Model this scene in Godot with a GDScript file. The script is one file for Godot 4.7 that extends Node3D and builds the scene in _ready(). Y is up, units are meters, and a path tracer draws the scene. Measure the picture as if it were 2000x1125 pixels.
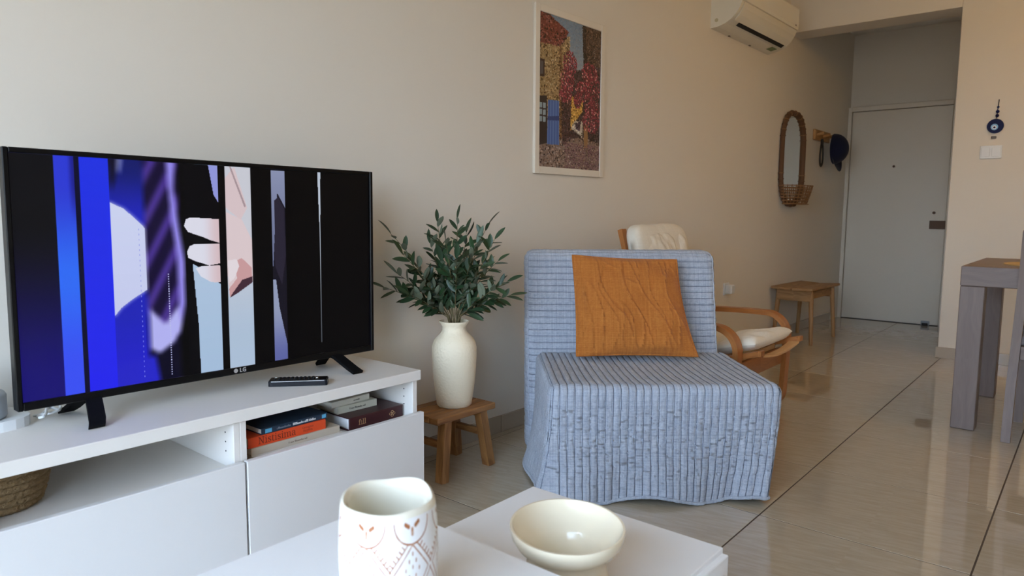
extends Node3D
# Living room: long wall on the left (x about -2.07), depth runs along -z. Units metres.

const WALL_TILT := 0.0197
var M := {}
var taken := {}


func wall_x(d: float) -> float:
	return -2.07 + WALL_TILT * (d - 2.4)


# ---------------------------------------------------------------- mesh builder
class MB:
	var v := PackedVector3Array()
	var n := PackedVector3Array()
	var t := PackedVector2Array()
	var c := PackedColorArray()
	var i := PackedInt32Array()
	var off := Vector2.ZERO
	var use_color := false

	func vert(p: Vector3, nn: Vector3, uv := Vector2.ZERO, col := Color.WHITE) -> int:
		v.append(p)
		n.append(nn)
		t.append(uv + off)
		c.append(col)
		return v.size() - 1

	func tri(a: int, b: int, d: int) -> void:
		var g := (v[b] - v[a]).cross(v[d] - v[a])
		if g.dot(n[a] + n[b] + n[d]) > 0.0:
			i.append_array([a, d, b])
		else:
			i.append_array([a, b, d])

	func poly(pts: Array, nn: Vector3, uvs: Array) -> void:
		var s := v.size()
		for k in pts.size():
			vert(pts[k], nn, uvs[k])
		for k in range(1, pts.size() - 1):
			tri(s, s + k, s + k + 1)

	func box(at: Vector3, size: Vector3, bev := 0.002, b := Basis.IDENTITY) -> MB:
		var h := size * 0.5
		bev = minf(bev, minf(h.x, minf(h.y, h.z)) * 0.9)
		var long := 0
		if size.y > size[long]: long = 1
		if size.z > size[long]: long = 2
		var uv := func(p: Vector3, k: int) -> Vector2:
			var o: Array = [0, 1, 2]
			o.erase(k)
			if k == long: return Vector2(p[o[0]], p[o[1]])
			o.erase(long)
			return Vector2(p[o[0]] + 0.37 * k, p[long])
		var corner := func(sg: Vector3, k: int) -> Vector3:
			var p := Vector3(sg.x * (h.x - bev), sg.y * (h.y - bev), sg.z * (h.z - bev))
			p[k] = sg[k] * h[k]
			return p
		for k in 3:
			var a := (k + 1) % 3
			var d := (k + 2) % 3
			for s in [-1.0, 1.0]:
				var pts := []
				var uvs := []
				for q in [[-1.0, -1.0], [1.0, -1.0], [1.0, 1.0], [-1.0, 1.0]]:
					var sg := Vector3.ZERO
					sg[k] = s
					sg[a] = q[0]
					sg[d] = q[1]
					var p: Vector3 = corner.call(sg, k)
					pts.append(at + b * p)
					uvs.append(uv.call(p, k))
				var nn := Vector3.ZERO
				nn[k] = s
				poly(pts, b * nn, uvs)
		if bev > 0.0:
			for k in 3:
				var a := (k + 1) % 3
				var d := (k + 2) % 3
				for s in [-1.0, 1.0]:
					for q in [-1.0, 1.0]:
						var pts := []
						var uvs := []
						for e in [[-1.0, a], [1.0, a], [1.0, d], [-1.0, d]]:
							var sg := Vector3.ZERO
							sg[k] = e[0]
							sg[a] = s
							sg[d] = q
							var p: Vector3 = corner.call(sg, e[1])
							pts.append(at + b * p)
							uvs.append(uv.call(p, a))
						var nn := Vector3.ZERO
						nn[a] = s
						nn[d] = q
						poly(pts, b * nn.normalized(), uvs)
			for x in [-1.0, 1.0]:
				for y in [-1.0, 1.0]:
					for z in [-1.0, 1.0]:
						var sg := Vector3(x, y, z)
						var pts := []
						var uvs := []
						for k in 3:
							var p: Vector3 = corner.call(sg, k)
							pts.append(at + b * p)
							uvs.append(uv.call(p, 0))
						poly(pts, b * sg.normalized(), uvs)
		return self

	# surface of revolution about y; profile of Vector2(radius, height); shape(angle, height, radius) -> radius
	func lathe(profile: Array, seg := 48, at := Vector3.ZERO, shape: Variant = null, uvrep := 1.0, vscale := 1.0) -> MB:
		var m := profile.size()
		var run := 0.0
		for k in m - 1:
			var p0: Vector2 = profile[k]
			var p1: Vector2 = profile[k + 1]
			var own := Vector2(p1.y - p0.y, -(p1.x - p0.x)).normalized()
			var n0 := own
			var n1 := own
			if k > 0:
				var q: Vector2 = profile[k - 1]
				var before := Vector2(p0.y - q.y, -(p0.x - q.x)).normalized()
				if before.dot(own) > 0.5: n0 = (before + own).normalized()
			if k < m - 2:
				var q: Vector2 = profile[k + 2]
				var after := Vector2(q.y - p1.y, -(q.x - p1.x)).normalized()
				if after.dot(own) > 0.5: n1 = (after + own).normalized()
			var s := v.size()
			var step := p0.distance_to(p1)
			for j in seg + 1:
				var a := TAU * j / seg
				var e := Vector3(cos(a), 0, sin(a))
				var r0 := p0.x
				var r1 := p1.x
				var d0 := 0.0
				var d1 := 0.0
				var y0 := p0.y
				var y1 := p1.y
				if shape != null:
					var s0: Vector2 = shape.call(a, p0)
					var s1: Vector2 = shape.call(a, p1)
					r0 = s0.x
					y0 = s0.y
					r1 = s1.x
					y1 = s1.y
				vert(at + e * r0 + Vector3(0, y0, 0), (e * n0.x + Vector3(0, n0.y, 0)).normalized(), Vector2(uvrep * j / seg, run * vscale))
				vert(at + e * r1 + Vector3(0, y1, 0), (e * n1.x + Vector3(0, n1.y, 0)).normalized(), Vector2(uvrep * j / seg, (run + step) * vscale))
			for j in seg:
				var q := s + j * 2
				tri(q, q + 1, q + 2)
				tri(q + 1, q + 3, q + 2)
			run += step
		return self

	func tube(pts: Array, r0: float, r1 := -1.0, seg := 8, closed := false) -> MB:
		if r1 < 0.0: r1 = r0
		var m := pts.size()
		var s := v.size()
		var up := Vector3.UP
		var first: Vector3 = (pts[1] - pts[0]).normalized()
		if absf(first.dot(up)) > 0.9: up = Vector3.RIGHT
		var run := 0.0
		for k in m:
			var a: Vector3 = pts[(k - 1 + m) % m] if (closed or k > 0) else pts[0]
			var b: Vector3 = pts[(k + 1) % m] if (closed or k < m - 1) else pts[m - 1]
			var tg := (b - a).normalized()
			var side := tg.cross(up).normalized()
			up = side.cross(tg).normalized()
			var r := lerpf(r0, r1, float(k) / (m - 1))
			if k > 0: run += (pts[k] - pts[k - 1]).length()
			for j in seg + 1:
				var ang := TAU * j / seg
				var e := side * cos(ang) + up * sin(ang)
				vert(pts[k] + e * r, e, Vector2(float(j) / seg, run))
		var rings := m if closed else m - 1
		for k in rings:
			for j in seg:
				var q := s + k * (seg + 1) + j
				var w := s + ((k + 1) % m) * (seg + 1) + j
				tri(q, q + 1, w)
				tri(q + 1, w + 1, w)
		if not closed:
			for end in [0, m - 1]:
				var tg: Vector3 = (pts[0] - pts[1]).normalized() if end == 0 else (pts[m - 1] - pts[m - 2]).normalized()
				var ring := []
				var uvs := []
				for j in seg:
					ring.append(v[s + end * (seg + 1) + j])
					uvs.append(Vector2.ZERO)
				poly(ring, tg, uvs)
		return self

	# rectangular bar swept along a path; across is the direction of its width
	func sweep(pts: Array, across: Vector3, w: float, th: float) -> MB:
		var m := pts.size()
		var nrm := []
		for k in m:
			var a: Vector3 = pts[maxi(k - 1, 0)]
			var b: Vector3 = pts[mini(k + 1, m - 1)]
			nrm.append(across.cross((b - a).normalized()).normalized())
		var run := 0.0
		for k in m - 1:
			var step: float = (pts[k + 1] - pts[k]).length()
			for face in 4:
				var q := []
				var nn := []
				var uvs := []
				for e in [[k, 0], [k, 1], [k + 1, 1], [k + 1, 0]]:
					var kk: int = e[0]
					var sx := 0.0
					var sy := 0.0
					if face < 2:
						sy = 1.0 if face == 0 else -1.0
						sx = -1.0 if e[1] == 0 else 1.0
						nn.append(nrm[kk] * sy)
					else:
						sx = 1.0 if face == 2 else -1.0
						sy = -1.0 if e[1] == 0 else 1.0
						nn.append(across * sx)
					q.append(pts[kk] + across * sx * w * 0.5 + nrm[kk] * sy * th * 0.5)
					uvs.append(Vector2((sx if face < 2 else sy) * 0.5 * (w if face < 2 else th), run + (step if kk > k else 0.0)))
				var s := v.size()
				for x in 4: vert(q[x], nn[x], uvs[x])
				tri(s, s + 1, s + 2)
				tri(s, s + 2, s + 3)
			run += step
		for end in [0, m - 1]:
			var tg: Vector3 = (pts[0] - pts[1]).normalized() if end == 0 else (pts[m - 1] - pts[m - 2]).normalized()
			var p: Vector3 = pts[end]
			var ax: Vector3 = across * w * 0.5
			var ay: Vector3 = nrm[end] * th * 0.5
			poly([p - ax - ay, p + ax - ay, p + ax + ay, p - ax + ay], tg, [Vector2(0, 0), Vector2(w, 0), Vector2(w, th), Vector2(0, th)])
		return self

	# polygon in the plane (ex, ey), thick along ez from z0 to z1
	func extrude(outline: PackedVector2Array, z0: float, z1: float, b := Basis.IDENTITY, at := Vector3.ZERO) -> MB:
		var idx := Geometry2D.triangulate_polygon(outline)
		for z in [z0, z1]:
			var nn := b * Vector3(0, 0, 1.0 if z == maxf(z0, z1) else -1.0)
			var s := v.size()
			for p in outline: vert(at + b * Vector3(p.x, p.y, z), nn, p)
			for k in idx.size() / 3: tri(s + idx[k * 3], s + idx[k * 3 + 1], s + idx[k * 3 + 2])
		var m := outline.size()
		var cw := 1.0 if Geometry2D.is_polygon_clockwise(outline) else -1.0
		var run := 0.0
		for k in m:
			var p := outline[k]
			var q := outline[(k + 1) % m]
			var d := (q - p).normalized()
			var nn := b * Vector3(-d.y, d.x, 0) * cw
			var l := p.distance_to(q)
			poly([at + b * Vector3(p.x, p.y, z0), at + b * Vector3(q.x, q.y, z0), at + b * Vector3(q.x, q.y, z1), at + b * Vector3(p.x, p.y, z1)], nn, [Vector2(z0, run), Vector2(z0, run + l), Vector2(z1, run + l), Vector2(z1, run)])
			run += l
		return self

	# smooth sheet f(u, v) -> Vector3 over [0,1]^2, normal = du x dv times side
	func sheet(f: Callable, nu: int, nv: int, side := 1.0, uvs := Vector2.ONE) -> MB:
		var s := v.size()
		var e := 0.0015
		for a in nu + 1:
			for b in nv + 1:
				var u := float(a) / nu
				var w := float(b) / nv
				var p: Vector3 = f.call(u, w)
				var du: Vector3 = f.call(u + e, w) - f.call(u - e, w)
				var dv: Vector3 = f.call(u, w + e) - f.call(u, w - e)
				vert(p, (du.cross(dv) * side).normalized(), Vector2(u, w) * uvs)
		for a in nu:
			for b in nv:
				var q := s + a * (nv + 1) + b
				tri(q, q + 1, q + nv + 1)
				tri(q + 1, q + nv + 2, q + nv + 1)
		return self

	func add(o: MB, x: Transform3D) -> void:
		var s := v.size()
		for k in o.v.size(): vert(x * o.v[k], (x.basis * o.n[k]).normalized(), o.t[k], o.c[k])
		for k in o.i: i.append(s + k)

	func mesh() -> ArrayMesh:
		var arr := []
		arr.resize(Mesh.ARRAY_MAX)
		arr[Mesh.ARRAY_VERTEX] = v
		arr[Mesh.ARRAY_NORMAL] = n
		arr[Mesh.ARRAY_TEX_UV] = t
		if use_color: arr[Mesh.ARRAY_COLOR] = c
		arr[Mesh.ARRAY_INDEX] = i
		var m := ArrayMesh.new()
		m.add_surface_from_arrays(Mesh.PRIMITIVE_TRIANGLES, arr)
		return m


# ---------------------------------------------------------------- scene helpers
func numbered(called: String) -> String:
	if not taken.has(called):
		taken[called] = 0
		return called
	taken[called] += 1
	return "%s_%03d" % [called, taken[called]]


func obj(called: String, mb: Variant, mat: Material, parent: Node = self) -> MeshInstance3D:
	var o := MeshInstance3D.new()
	o.name = numbered(called) if parent == self else called
	o.mesh = mb.mesh() if mb is MB else mb
	o.material_override = mat
	o.cast_shadow = GeometryInstance3D.SHADOW_CASTING_SETTING_ON
	parent.add_child(o, true)
	return o


func tag(o: Node, label: String, category: String, group := "", kind := "") -> Node:
	o.set_meta("label", label)
	o.set_meta("category", category)
	if group: o.set_meta("group", group)
	if kind: o.set_meta("kind", kind)
	return o


func thing(called: String, label: String, category: String, at := Vector3.ZERO, turn := 0.0, group := "", kind := "") -> Node3D:
	var o := Node3D.new()
	o.name = numbered(called)
	add_child(o)
	o.position = at
	o.rotation.y = turn
	tag(o, label, category, group, kind)
	return o


func on_wall(called: String, label: String, category: String, d: float, y: float, off := 0.0, group := "") -> Node3D:
	# local x runs along the long wall (away from the camera), z points out of it
	return thing(called, label, category, Vector3(wall_x(d) + off, y, -d), PI / 2 - WALL_TILT, group)


func bx(at: Vector3, size: Vector3, bev := 0.002, b := Basis.IDENTITY) -> MB:
	return MB.new().box(at, size, bev, b)


func lettering(text: String, size: float, depth: float, serif := true, bold := false) -> TextMesh:
	var f := SystemFont.new()
	f.font_names = PackedStringArray(["Droid Serif" if serif else "Droid Sans"])
	if bold: f.font_weight = 700
	var m := TextMesh.new()
	m.text = text
	m.font = f
	m.font_size = 32
	m.pixel_size = size / 32.0
	m.depth = depth
	m.curve_step = 2.0
	return m


# ---------------------------------------------------------------- materials
func mat(color: Color, rough := 0.6, metal := 0.0, spec := 0.5) -> StandardMaterial3D:
	var m := StandardMaterial3D.new()
	m.albedo_color = color
	m.roughness = rough
	m.metallic = metal
	m.metallic_specular = spec
	return m


func noise(freq: float, sd: int, oct := 3) -> FastNoiseLite:
	var f := FastNoiseLite.new()
	f.noise_type = FastNoiseLite.TYPE_SIMPLEX
	f.frequency = freq
	f.seed = sd
	f.fractal_octaves = oct
	return f


func relief(m: StandardMaterial3D, freq: float, sd: int, scale: float, tri_scale: float, world := true) -> void:
	var t := NoiseTexture2D.new()
	t.width = 512
	t.height = 512
	t.seamless = true
	t.noise = noise(freq, sd, 4)
	m.heightmap_enabled = true
	m.heightmap_texture = t
	m.heightmap_scale = scale
	m.uv1_triplanar = true
	m.uv1_world_triplanar = world
	m.uv1_scale = Vector3.ONE * tri_scale


func wood(light: Color, dark: Color, sd: int, rough := 0.45, streak := 1.0) -> StandardMaterial3D:
	# grain runs along v (the long way of each board), one texture is 0.5 m x 1 m
	var w := 192
	var h := 384
	var im := Image.create(w, h, false, Image.FORMAT_RGB8)
	var a := noise(1.0, sd, 3)
	var b := noise(1.0, sd + 7, 2)
	for y in h:
		for x in w:
			var warp := b.get_noise_2d(x * 0.012, y * 0.006) * 14.0
			var g := a.get_noise_2d((x + warp) * 0.075, y * 0.0035) * 0.5 + 0.5
			var fine := b.get_noise_2d(x * 0.55, y * 0.02) * 0.5 + 0.5
			var k := clampf(g * 0.75 * streak + fine * 0.3, 0.0, 1.0)
			im.set_pixel(x, y, light.lerp(dark, k))
	im.generate_mipmaps()
	var m := mat(Color.WHITE, rough)
	m.albedo_texture = ImageTexture.create_from_image(im)
	m.uv1_scale = Vector3(2.0, 1.0, 1.0)
	return m


func cloth(base: Color, other: Color, sd: int, cell := 2, tri_scale := 3.0, bump := 0.12) -> StandardMaterial3D:
	# woven melange: threads of two tones crossing
	var w := 512
	var im := Image.create(w, w, false, Image.FORMAT_RGB8)
	var hm := Image.create(w, w, false, Image.FORMAT_RGB8)
	var rng := RandomNumberGenerator.new()
	rng.seed = sd
	var rowtone := []
	var coltone := []
	for k in w:
		rowtone.append(rng.randf())
		coltone.append(rng.randf())
	var slub := noise(0.03, sd, 2)
	for y in w:
		for x in w:
			var over := ((x / cell) + (y / cell)) % 2 == 0
			var k: float = (coltone[x / cell] if over else rowtone[y / cell]) * 0.45 + rng.randf() * 0.4 + slub.get_noise_2d(x, y * (0.15 if over else 2.0)) * 0.25
			im.set_pixel(x, y, base.lerp(other, clampf(k, 0.0, 1.0)))
			var hh := (0.75 if over else 0.35) + rng.randf() * 0.2
			hm.set_pixel(x, y, Color(hh, hh, hh))
	im.generate_mipmaps()
	var m := mat(Color.WHITE, 0.95, 0.0, 0.3)
	m.albedo_texture = ImageTexture.create_from_image(im)
	m.heightmap_enabled = true
	m.heightmap_texture = ImageTexture.create_from_image(hm)
	m.heightmap_scale = bump
	m.uv1_triplanar = true
	m.uv1_scale = Vector3.ONE * tri_scale
	m.rim_enabled = true
	m.rim = 0.2
	m.rim_tint = 0.8
	return m


func make_materials() -> void:
	M.wall = mat(Color8(226, 218, 205), 0.85, 0.0, 0.3)
	relief(M.wall, 0.05, 3, 0.012, 1.6)
	M.ceiling = mat(Color8(236, 233, 226), 0.9)
	M.plain_white = mat(Color8(232, 232, 232), 0.5)
	M.lacquer = mat(Color8(232, 227, 220), 0.42)
	M.lacquer_front = mat(Color8(228, 226, 224), 0.3)
	M.table_white = mat(Color8(240, 239, 238), 0.35)
	M.slot_shade = mat(Color8(28, 28, 30), 0.9)
	M.hole_shade = mat(Color8(60, 60, 62), 0.9)
	# floor tiles: beige-grey porcelain with fine directional streaks
	for q in 3:
		var w := 256
		var im := Image.create(w, w, false, Image.FORMAT_RGB8)
		var a := noise(1.0, 40 + q, 3)
		var b := noise(1.0, 60 + q, 3)
		for y in w:
			for x in w:
				var s := a.get_noise_2d((x + y * 0.18) * 0.10, (y - x * 0.18) * 0.012) * 0.6 + b.get_noise_2d((x + y * 0.2) * 0.4, y * 0.03) * 0.3
				var k := clampf(0.5 + s * 0.9, 0.0, 1.0)
				im.set_pixel(x, y, Color8(182, 167, 144).lerp(Color8(195, 181, 160), k))
		im.generate_mipmaps()
		var m := mat(Color.WHITE, 0.015, 0.0, 0.7)
		m.clearcoat_enabled = true
		m.clearcoat = 0.3
		m.clearcoat_roughness = 0.0
		m.albedo_texture = ImageTexture.create_from_image(im)
		m.uv1_scale = Vector3(1.65, 1.65, 1.0)
		M["tile%d" % q] = m
	M.grout = mat(Color8(78, 66, 54), 0.9)
	M.skirting = mat(Color8(176, 163, 145), 0.2)
	M.black_plastic = mat(Color8(9, 9, 10), 0.3, 0.0, 0.3)
	M.black_matt = mat(Color8(20, 20, 21), 0.6)
	M.foot = mat(Color8(16, 16, 17), 0.7, 0.0, 0.2)
	M.thread = mat(Color8(86, 92, 108), 0.9)
	M.grey_plastic = mat(Color8(150, 155, 160), 0.45)
	M.white_plastic = mat(Color8(228, 230, 230), 0.4)
	M.silver = mat(Color8(200, 200, 202), 0.35, 0.6)
	M.stool_wood = wood(Color8(196, 144, 88), Color8(112, 70, 34), 5, 0.5)
	M.poang_wood = wood(Color8(190, 124, 66), Color8(140, 84, 40), 9, 0.35, 0.7)
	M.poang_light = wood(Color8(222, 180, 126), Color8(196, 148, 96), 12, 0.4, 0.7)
	M.bench_wood = wood(Color8(190, 150, 102), Color8(134, 98, 60), 14, 0.5)
	M.grey_wood = wood(Color8(130, 113, 105), Color8(110, 94, 87), 21, 0.5, 0.8)
	M.rack_wood = wood(Color8(196, 150, 96), Color8(150, 108, 62), 23, 0.5)
	M.blue_cloth = cloth(Color8(132, 140, 156), Color8(214, 218, 224), 31, 2, 3.2, 0.02)
	M.rust_cloth = cloth(Color8(152, 84, 32), Color8(212, 140, 70), 33, 2, 3.4, 0.02)
	M.cream_cloth = cloth(Color8(226, 216, 196), Color8(244, 236, 220), 35, 2, 3.0, 0.015)
	M.cap_cloth = cloth(Color8(16, 20, 42), Color8(30, 36, 64), 37, 2, 4.0, 0.02)
	M.seat_cloth = cloth(Color8(110, 104, 106), Color8(138, 132, 134), 39, 2, 4.0, 0.02)
	M.vase = mat(Color8(249, 235, 206), 0.65)
	relief(M.vase, 0.03, 71, 0.16, 4.0, false)
	M.glaze = mat(Color8(240, 226, 198), 0.12)
	M.glaze.clearcoat_enabled = true
	M.glaze.clearcoat = 0.4
	M.cup_inside = mat(Color8(234, 226, 206), 0.25)
	M.rope = mat(Color8(148, 122, 86), 0.9)
	relief(M.rope, 0.06, 81, 0.25, 9.0, false)
	M.rattan = mat(Color8(98, 66, 42), 0.6)
	relief(M.rattan, 0.05, 83, 0.2, 10.0, false)
	M.rattan_light = mat(Color8(136, 98, 62), 0.6)
	M.mirror = mat(Color8(235, 238, 236), 0.02, 1.0)
	M.frame_white = mat(Color8(226, 217, 202), 0.45)
	M.door = mat(Color8(222, 212, 196), 0.4)
	relief(M.door, 0.02, 91, 0.02, 1.0)
	M.brass = mat(Color8(74, 52, 36), 0.45, 0.5)
	M.ac = mat(Color8(226, 220, 204), 0.4)
	M.leaf = mat(Color.WHITE, 0.42, 0.0, 0.5)
	M.leaf.vertex_color_use_as_albedo = true
	M.stem = mat(Color8(104, 92, 60), 0.7)
	M.page = mat(Color8(230, 224, 210), 0.85)
	M.glass = mat(Color(0.95, 0.97, 0.98, 0.06), 0.02)
	M.glass.transparency = BaseMaterial3D.TRANSPARENCY_ALPHA
	M.eye_blue = mat(Color8(14, 20, 70), 0.4, 0.0, 0.25)
	M.eye_light = mat(Color8(120, 170, 215), 0.15)
	M.placemat = mat(Color8(206, 172, 118), 0.85)
	relief(M.placemat, 0.08, 95, 0.15, 8.0, false)


# ---------------------------------------------------------------- pictures (flat print)
func fill_poly(im: Image, pts: Array, col: Callable) -> void:
	var w := im.get_width()
	var h := im.get_height()
	var poly := PackedVector2Array()
	var lo := Vector2(9, 9)
	var hi := Vector2(-9, -9)
	for p in pts:
		var q := Vector2(p[0], p[1])
		poly.append(q)
		lo = lo.min(q)
		hi = hi.max(q)
	for y in range(maxi(0, int(lo.y * h)), mini(h - 1, int(hi.y * h)) + 1):
		for x in range(maxi(0, int(lo.x * w)), mini(w - 1, int(hi.x * w)) + 1):
			var p := Vector2((x + 0.5) / w, (y + 0.5) / h)
			if Geometry2D.is_point_in_polygon(p, poly):
				im.set_pixel(x, y, col.call(p))


func flat(c: Color) -> Callable:
	return func(_p: Vector2) -> Color: return c


func soften(im: Image, x0: float, x1: float, r: int) -> void:
	# the film's own out-of-focus picture: a box blur of some columns, along both axes
	var w := im.get_width()
	var h := im.get_height()
	for axis in 2:
		var src: Image = im.duplicate()
		for y in h:
			for x in range(int(x0 * w), int(x1 * w)):
				var s := Color(0, 0, 0)
				for k in range(-r, r + 1):
					var xx := clampi(x + (k if axis == 0 else 0), int(x0 * w), int(x1 * w) - 1)
					var yy := clampi(y + (k if axis == 1 else 0), 0, h - 1)
					s += src.get_pixel(xx, yy)
				s /= 2.0 * r + 1.0
				im.set_pixel(x, y, Color(s.r, s.g, s.b))


func screen_picture() -> ImageTexture:
	var w := 640
	var h := 360
	var im := Image.create(w, h, false, Image.FORMAT_RGB8)
	im.fill(Color8(4, 4, 5))
	# leftmost dim panel
	fill_poly(im, [[0, 0], [0.087, 0], [0.087, 1], [0, 1]], func(p: Vector2) -> Color: return Color8(16, 16, 20).lerp(Color8(26, 20, 118), smoothstep(0.25, 0.95, p.y)))
	fill_poly(im, [[0.087, 0], [0.13, 0], [0.13, 1], [0.087, 1]], func(p: Vector2) -> Color:
		var c := Color8(48, 62, 220).lerp(Color8(52, 112, 255), smoothstep(0.1, 0.5, p.y)).lerp(Color8(62, 84, 252), smoothstep(0.5, 0.9, p.y))
		return c.lerp(Color8(30, 34, 150), smoothstep(0.114, 0.128, p.x) * (1.0 - smoothstep(0.1, 0.3, p.y))))
	fill_poly(im, [[0.13, 0], [0.141, 0], [0.141, 1], [0.13, 1]], flat(Color8(14, 14, 44)))
	fill_poly(im, [[0.141, 0], [0.205, 0], [0.205, 1], [0.141, 1]], func(p: Vector2) -> Color: return Color8(34, 54, 236).lerp(Color8(40, 40, 248), p.y))
	# third strip: dark blue top, white cuff, blue below
	fill_poly(im, [[0.205, 0], [0.285, 0], [0.285, 1], [0.205, 1]], func(p: Vector2) -> Color: return Color8(22, 30, 110).lerp(Color8(34, 40, 190), smoothstep(0.0, 0.25, p.y)).lerp(Color8(38, 36, 214), smoothstep(0.6, 1.0, p.y)))
	fill_poly(im, [[0.205, 0], [0.226, 0], [0.218, 0.09], [0.208, 0.14]], flat(Color8(20, 18, 40)))
	fill_poly(im, [[0.226, 0], [0.236, 0], [0.23, 0.06], [0.224, 0.05]], flat(Color8(150, 158, 214)))
	fill_poly(im, [[0.205, 0.186], [0.237, 0.214], [0.269, 0.268], [0.2845, 0.298], [0.2845, 0.576], [0.247, 0.615], [0.221, 0.648], [0.205, 0.682]], func(p: Vector2) -> Color: return Color8(214, 222, 250).lerp(Color8(200, 206, 246), p.y))
	# tie strip
	fill_poly(im, [[0.285, 0], [0.366, 0], [0.366, 1], [0.285, 1]], flat(Color8(12, 10, 34)))
	fill_poly(im, [[0.285, 0], [0.372, 0], [0.372, 0.68], [0.33, 0.76], [0.285, 0.7]], func(p: Vector2) -> Color:
		var s := fposmod(p.x * 1.0 + p.y * 0.30, 0.058) / 0.058
		var k := smoothstep(0.0, 0.2, s) * (1.0 - smoothstep(0.38, 0.6, s))
		return Color8(24, 16, 52).lerp(Color8(84, 60, 160), k * 0.9))
	fill_poly(im, [[0.342, 0], [0.366, 0], [0.36, 0.12], [0.372, 0.3], [0.384, 0.45], [0.383, 0.65], [0.365, 0.8], [0.355, 0.78], [0.364, 0.62], [0.362, 0.42], [0.35, 0.25], [0.346, 0.12]], flat(Color8(150, 140, 236)))
	fill_poly(im, [[0.288, 0.66], [0.327, 0.74], [0.362, 0.66], [0.37, 0.76], [0.35, 0.83], [0.31, 0.875], [0.288, 0.85]], flat(Color8(186, 184, 250)))
	fill_poly(im, [[0.205, 0.9], [0.3, 0.88], [0.31, 1], [0.205, 1]], flat(Color8(40, 40, 210)))
	soften(im, 0.206, 0.40, 5)
	# keep the cut between the strips crisp
	fill_poly(im, [[0.205, 0.186], [0.237, 0.214], [0.269, 0.268], [0.2845, 0.298], [0.2845, 0.576], [0.247, 0.615], [0.221, 0.648], [0.205, 0.682]], func(p: Vector2) -> Color: return Color8(214, 222, 250).lerp(Color8(200, 206, 246), p.y))
	# suit, with the hand reaching in
	fill_poly(im, [[0.386, 0], [0.482, 0], [0.482, 1], [0.386, 1]], flat(Color8(6, 6, 10)))
	fill_poly(im, [[0.455, 0], [0.482, 0], [0.482, 0.18], [0.468, 0.14]], flat(Color8(150, 156, 226)))
	fill_poly(im, [[0.404, 0.467], [0.43, 0.495], [0.481, 0.574], [0.481, 1], [0.417, 1], [0.415, 0.758]], func(p: Vector2) -> Color: return Color8(188, 208, 232).lerp(Color8(170, 196, 226), p.y))
	var skin := func(p: Vector2) -> Color: return Color8(226, 226, 240).lerp(Color8(220, 196, 202), smoothstep(0.43, 0.48, p.x))
	fill_poly(im, [[0.384, 0.29], [0.39, 0.258], [0.401, 0.249], [0.481, 0.256], [0.481, 0.372], [0.455, 0.358], [0.437, 0.344], [0.395, 0.318]], skin)
	fill_poly(im, [[0.39, 0.41], [0.397, 0.385], [0.408, 0.376], [0.481, 0.376], [0.481, 0.472], [0.45, 0.48], [0.41, 0.455], [0.393, 0.44]], skin)
	fill_poly(im, [[0.412, 0.49], [0.43, 0.48], [0.481, 0.482], [0.481, 0.564], [0.455, 0.562], [0.425, 0.53]], skin)
	# dark gap, then the rest of the hand on a pale shirt
	fill_poly(im, [[0.482, 0], [0.501, 0], [0.501, 1], [0.482, 1]], flat(Color8(4, 4, 5)))
	fill_poly(im, [[0.501, 0], [0.578, 0], [0.578, 1], [0.501, 1]], func(p: Vector2) -> Color: return Color8(206, 208, 218).lerp(Color8(178, 198, 222), smoothstep(0.3, 0.9, p.y)))
	fill_poly(im, [[0.501, 0.06], [0.53, 0.0], [0.566, 0.2], [0.545, 0.26], [0.501, 0.2]], flat(Color8(220, 200, 204)))
	fill_poly(im, [[0.501, 0.22], [0.55, 0.26], [0.578, 0.36], [0.578, 0.57], [0.545, 0.6], [0.525, 0.63], [0.506, 0.64], [0.501, 0.5]], flat(Color8(224, 206, 210)))
	fill_poly(im, [[0.52, 0.47], [0.545, 0.45], [0.575, 0.5], [0.576, 0.57], [0.53, 0.61], [0.507, 0.64], [0.505, 0.6], [0.53, 0.55]], flat(Color8(206, 160, 162)))
	fill_poly(im, [[0.503, 0.46], [0.53, 0.455], [0.537, 0.49], [0.522, 0.55], [0.506, 0.57]], flat(Color8(232, 222, 228)))
	fill_poly(im, [[0.545, 0.56], [0.577, 0.545], [0.577, 0.575], [0.53, 0.625], [0.508, 0.645], [0.512, 0.63]], flat(Color8(70, 46, 58)))
	fill_poly(im, [[0.515, 0.0], [0.52, 0.0], [0.562, 0.19], [0.558, 0.2]], flat(Color8(170, 150, 156)))
	# narrow strip with a collar
	fill_poly(im, [[0.642, 0.005], [0.688, 0.005], [0.688, 1], [0.642, 1]], flat(Color8(24, 22, 34)))
	fill_poly(im, [[0.642, 0.005], [0.688, 0.005], [0.688, 0.2], [0.662, 0.12], [0.652, 0.3], [0.645, 0.5], [0.642, 0.5]], func(p: Vector2) -> Color: return Color8(142, 150, 182).lerp(Color8(104, 112, 146), p.y * 2.0))
	fill_poly(im, [[0.652, 0.16], [0.664, 0.14], [0.684, 0.2], [0.686, 0.45], [0.672, 0.6], [0.65, 0.5]], flat(Color8(42, 38, 54)))
	fill_poly(im, [[0.642, 0.57], [0.652, 0.57], [0.662, 0.72], [0.686, 0.92], [0.686, 1], [0.642, 1]], func(p: Vector2) -> Color: return Color8(150, 160, 190).lerp(Color8(96, 104, 168), smoothstep(0.7, 1.0, p.y)))
	# thin bright line on the black side
	fill_poly(im, [[0.801, 0.0], [0.812, 0.0], [0.81, 0.25], [0.809, 0.94], [0.807, 0.94], [0.806, 0.3]], func(p: Vector2) -> Color: return Color8(190, 200, 214).lerp(Color8(90, 96, 104), smoothstep(0.2, 0.9, p.y)))
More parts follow.
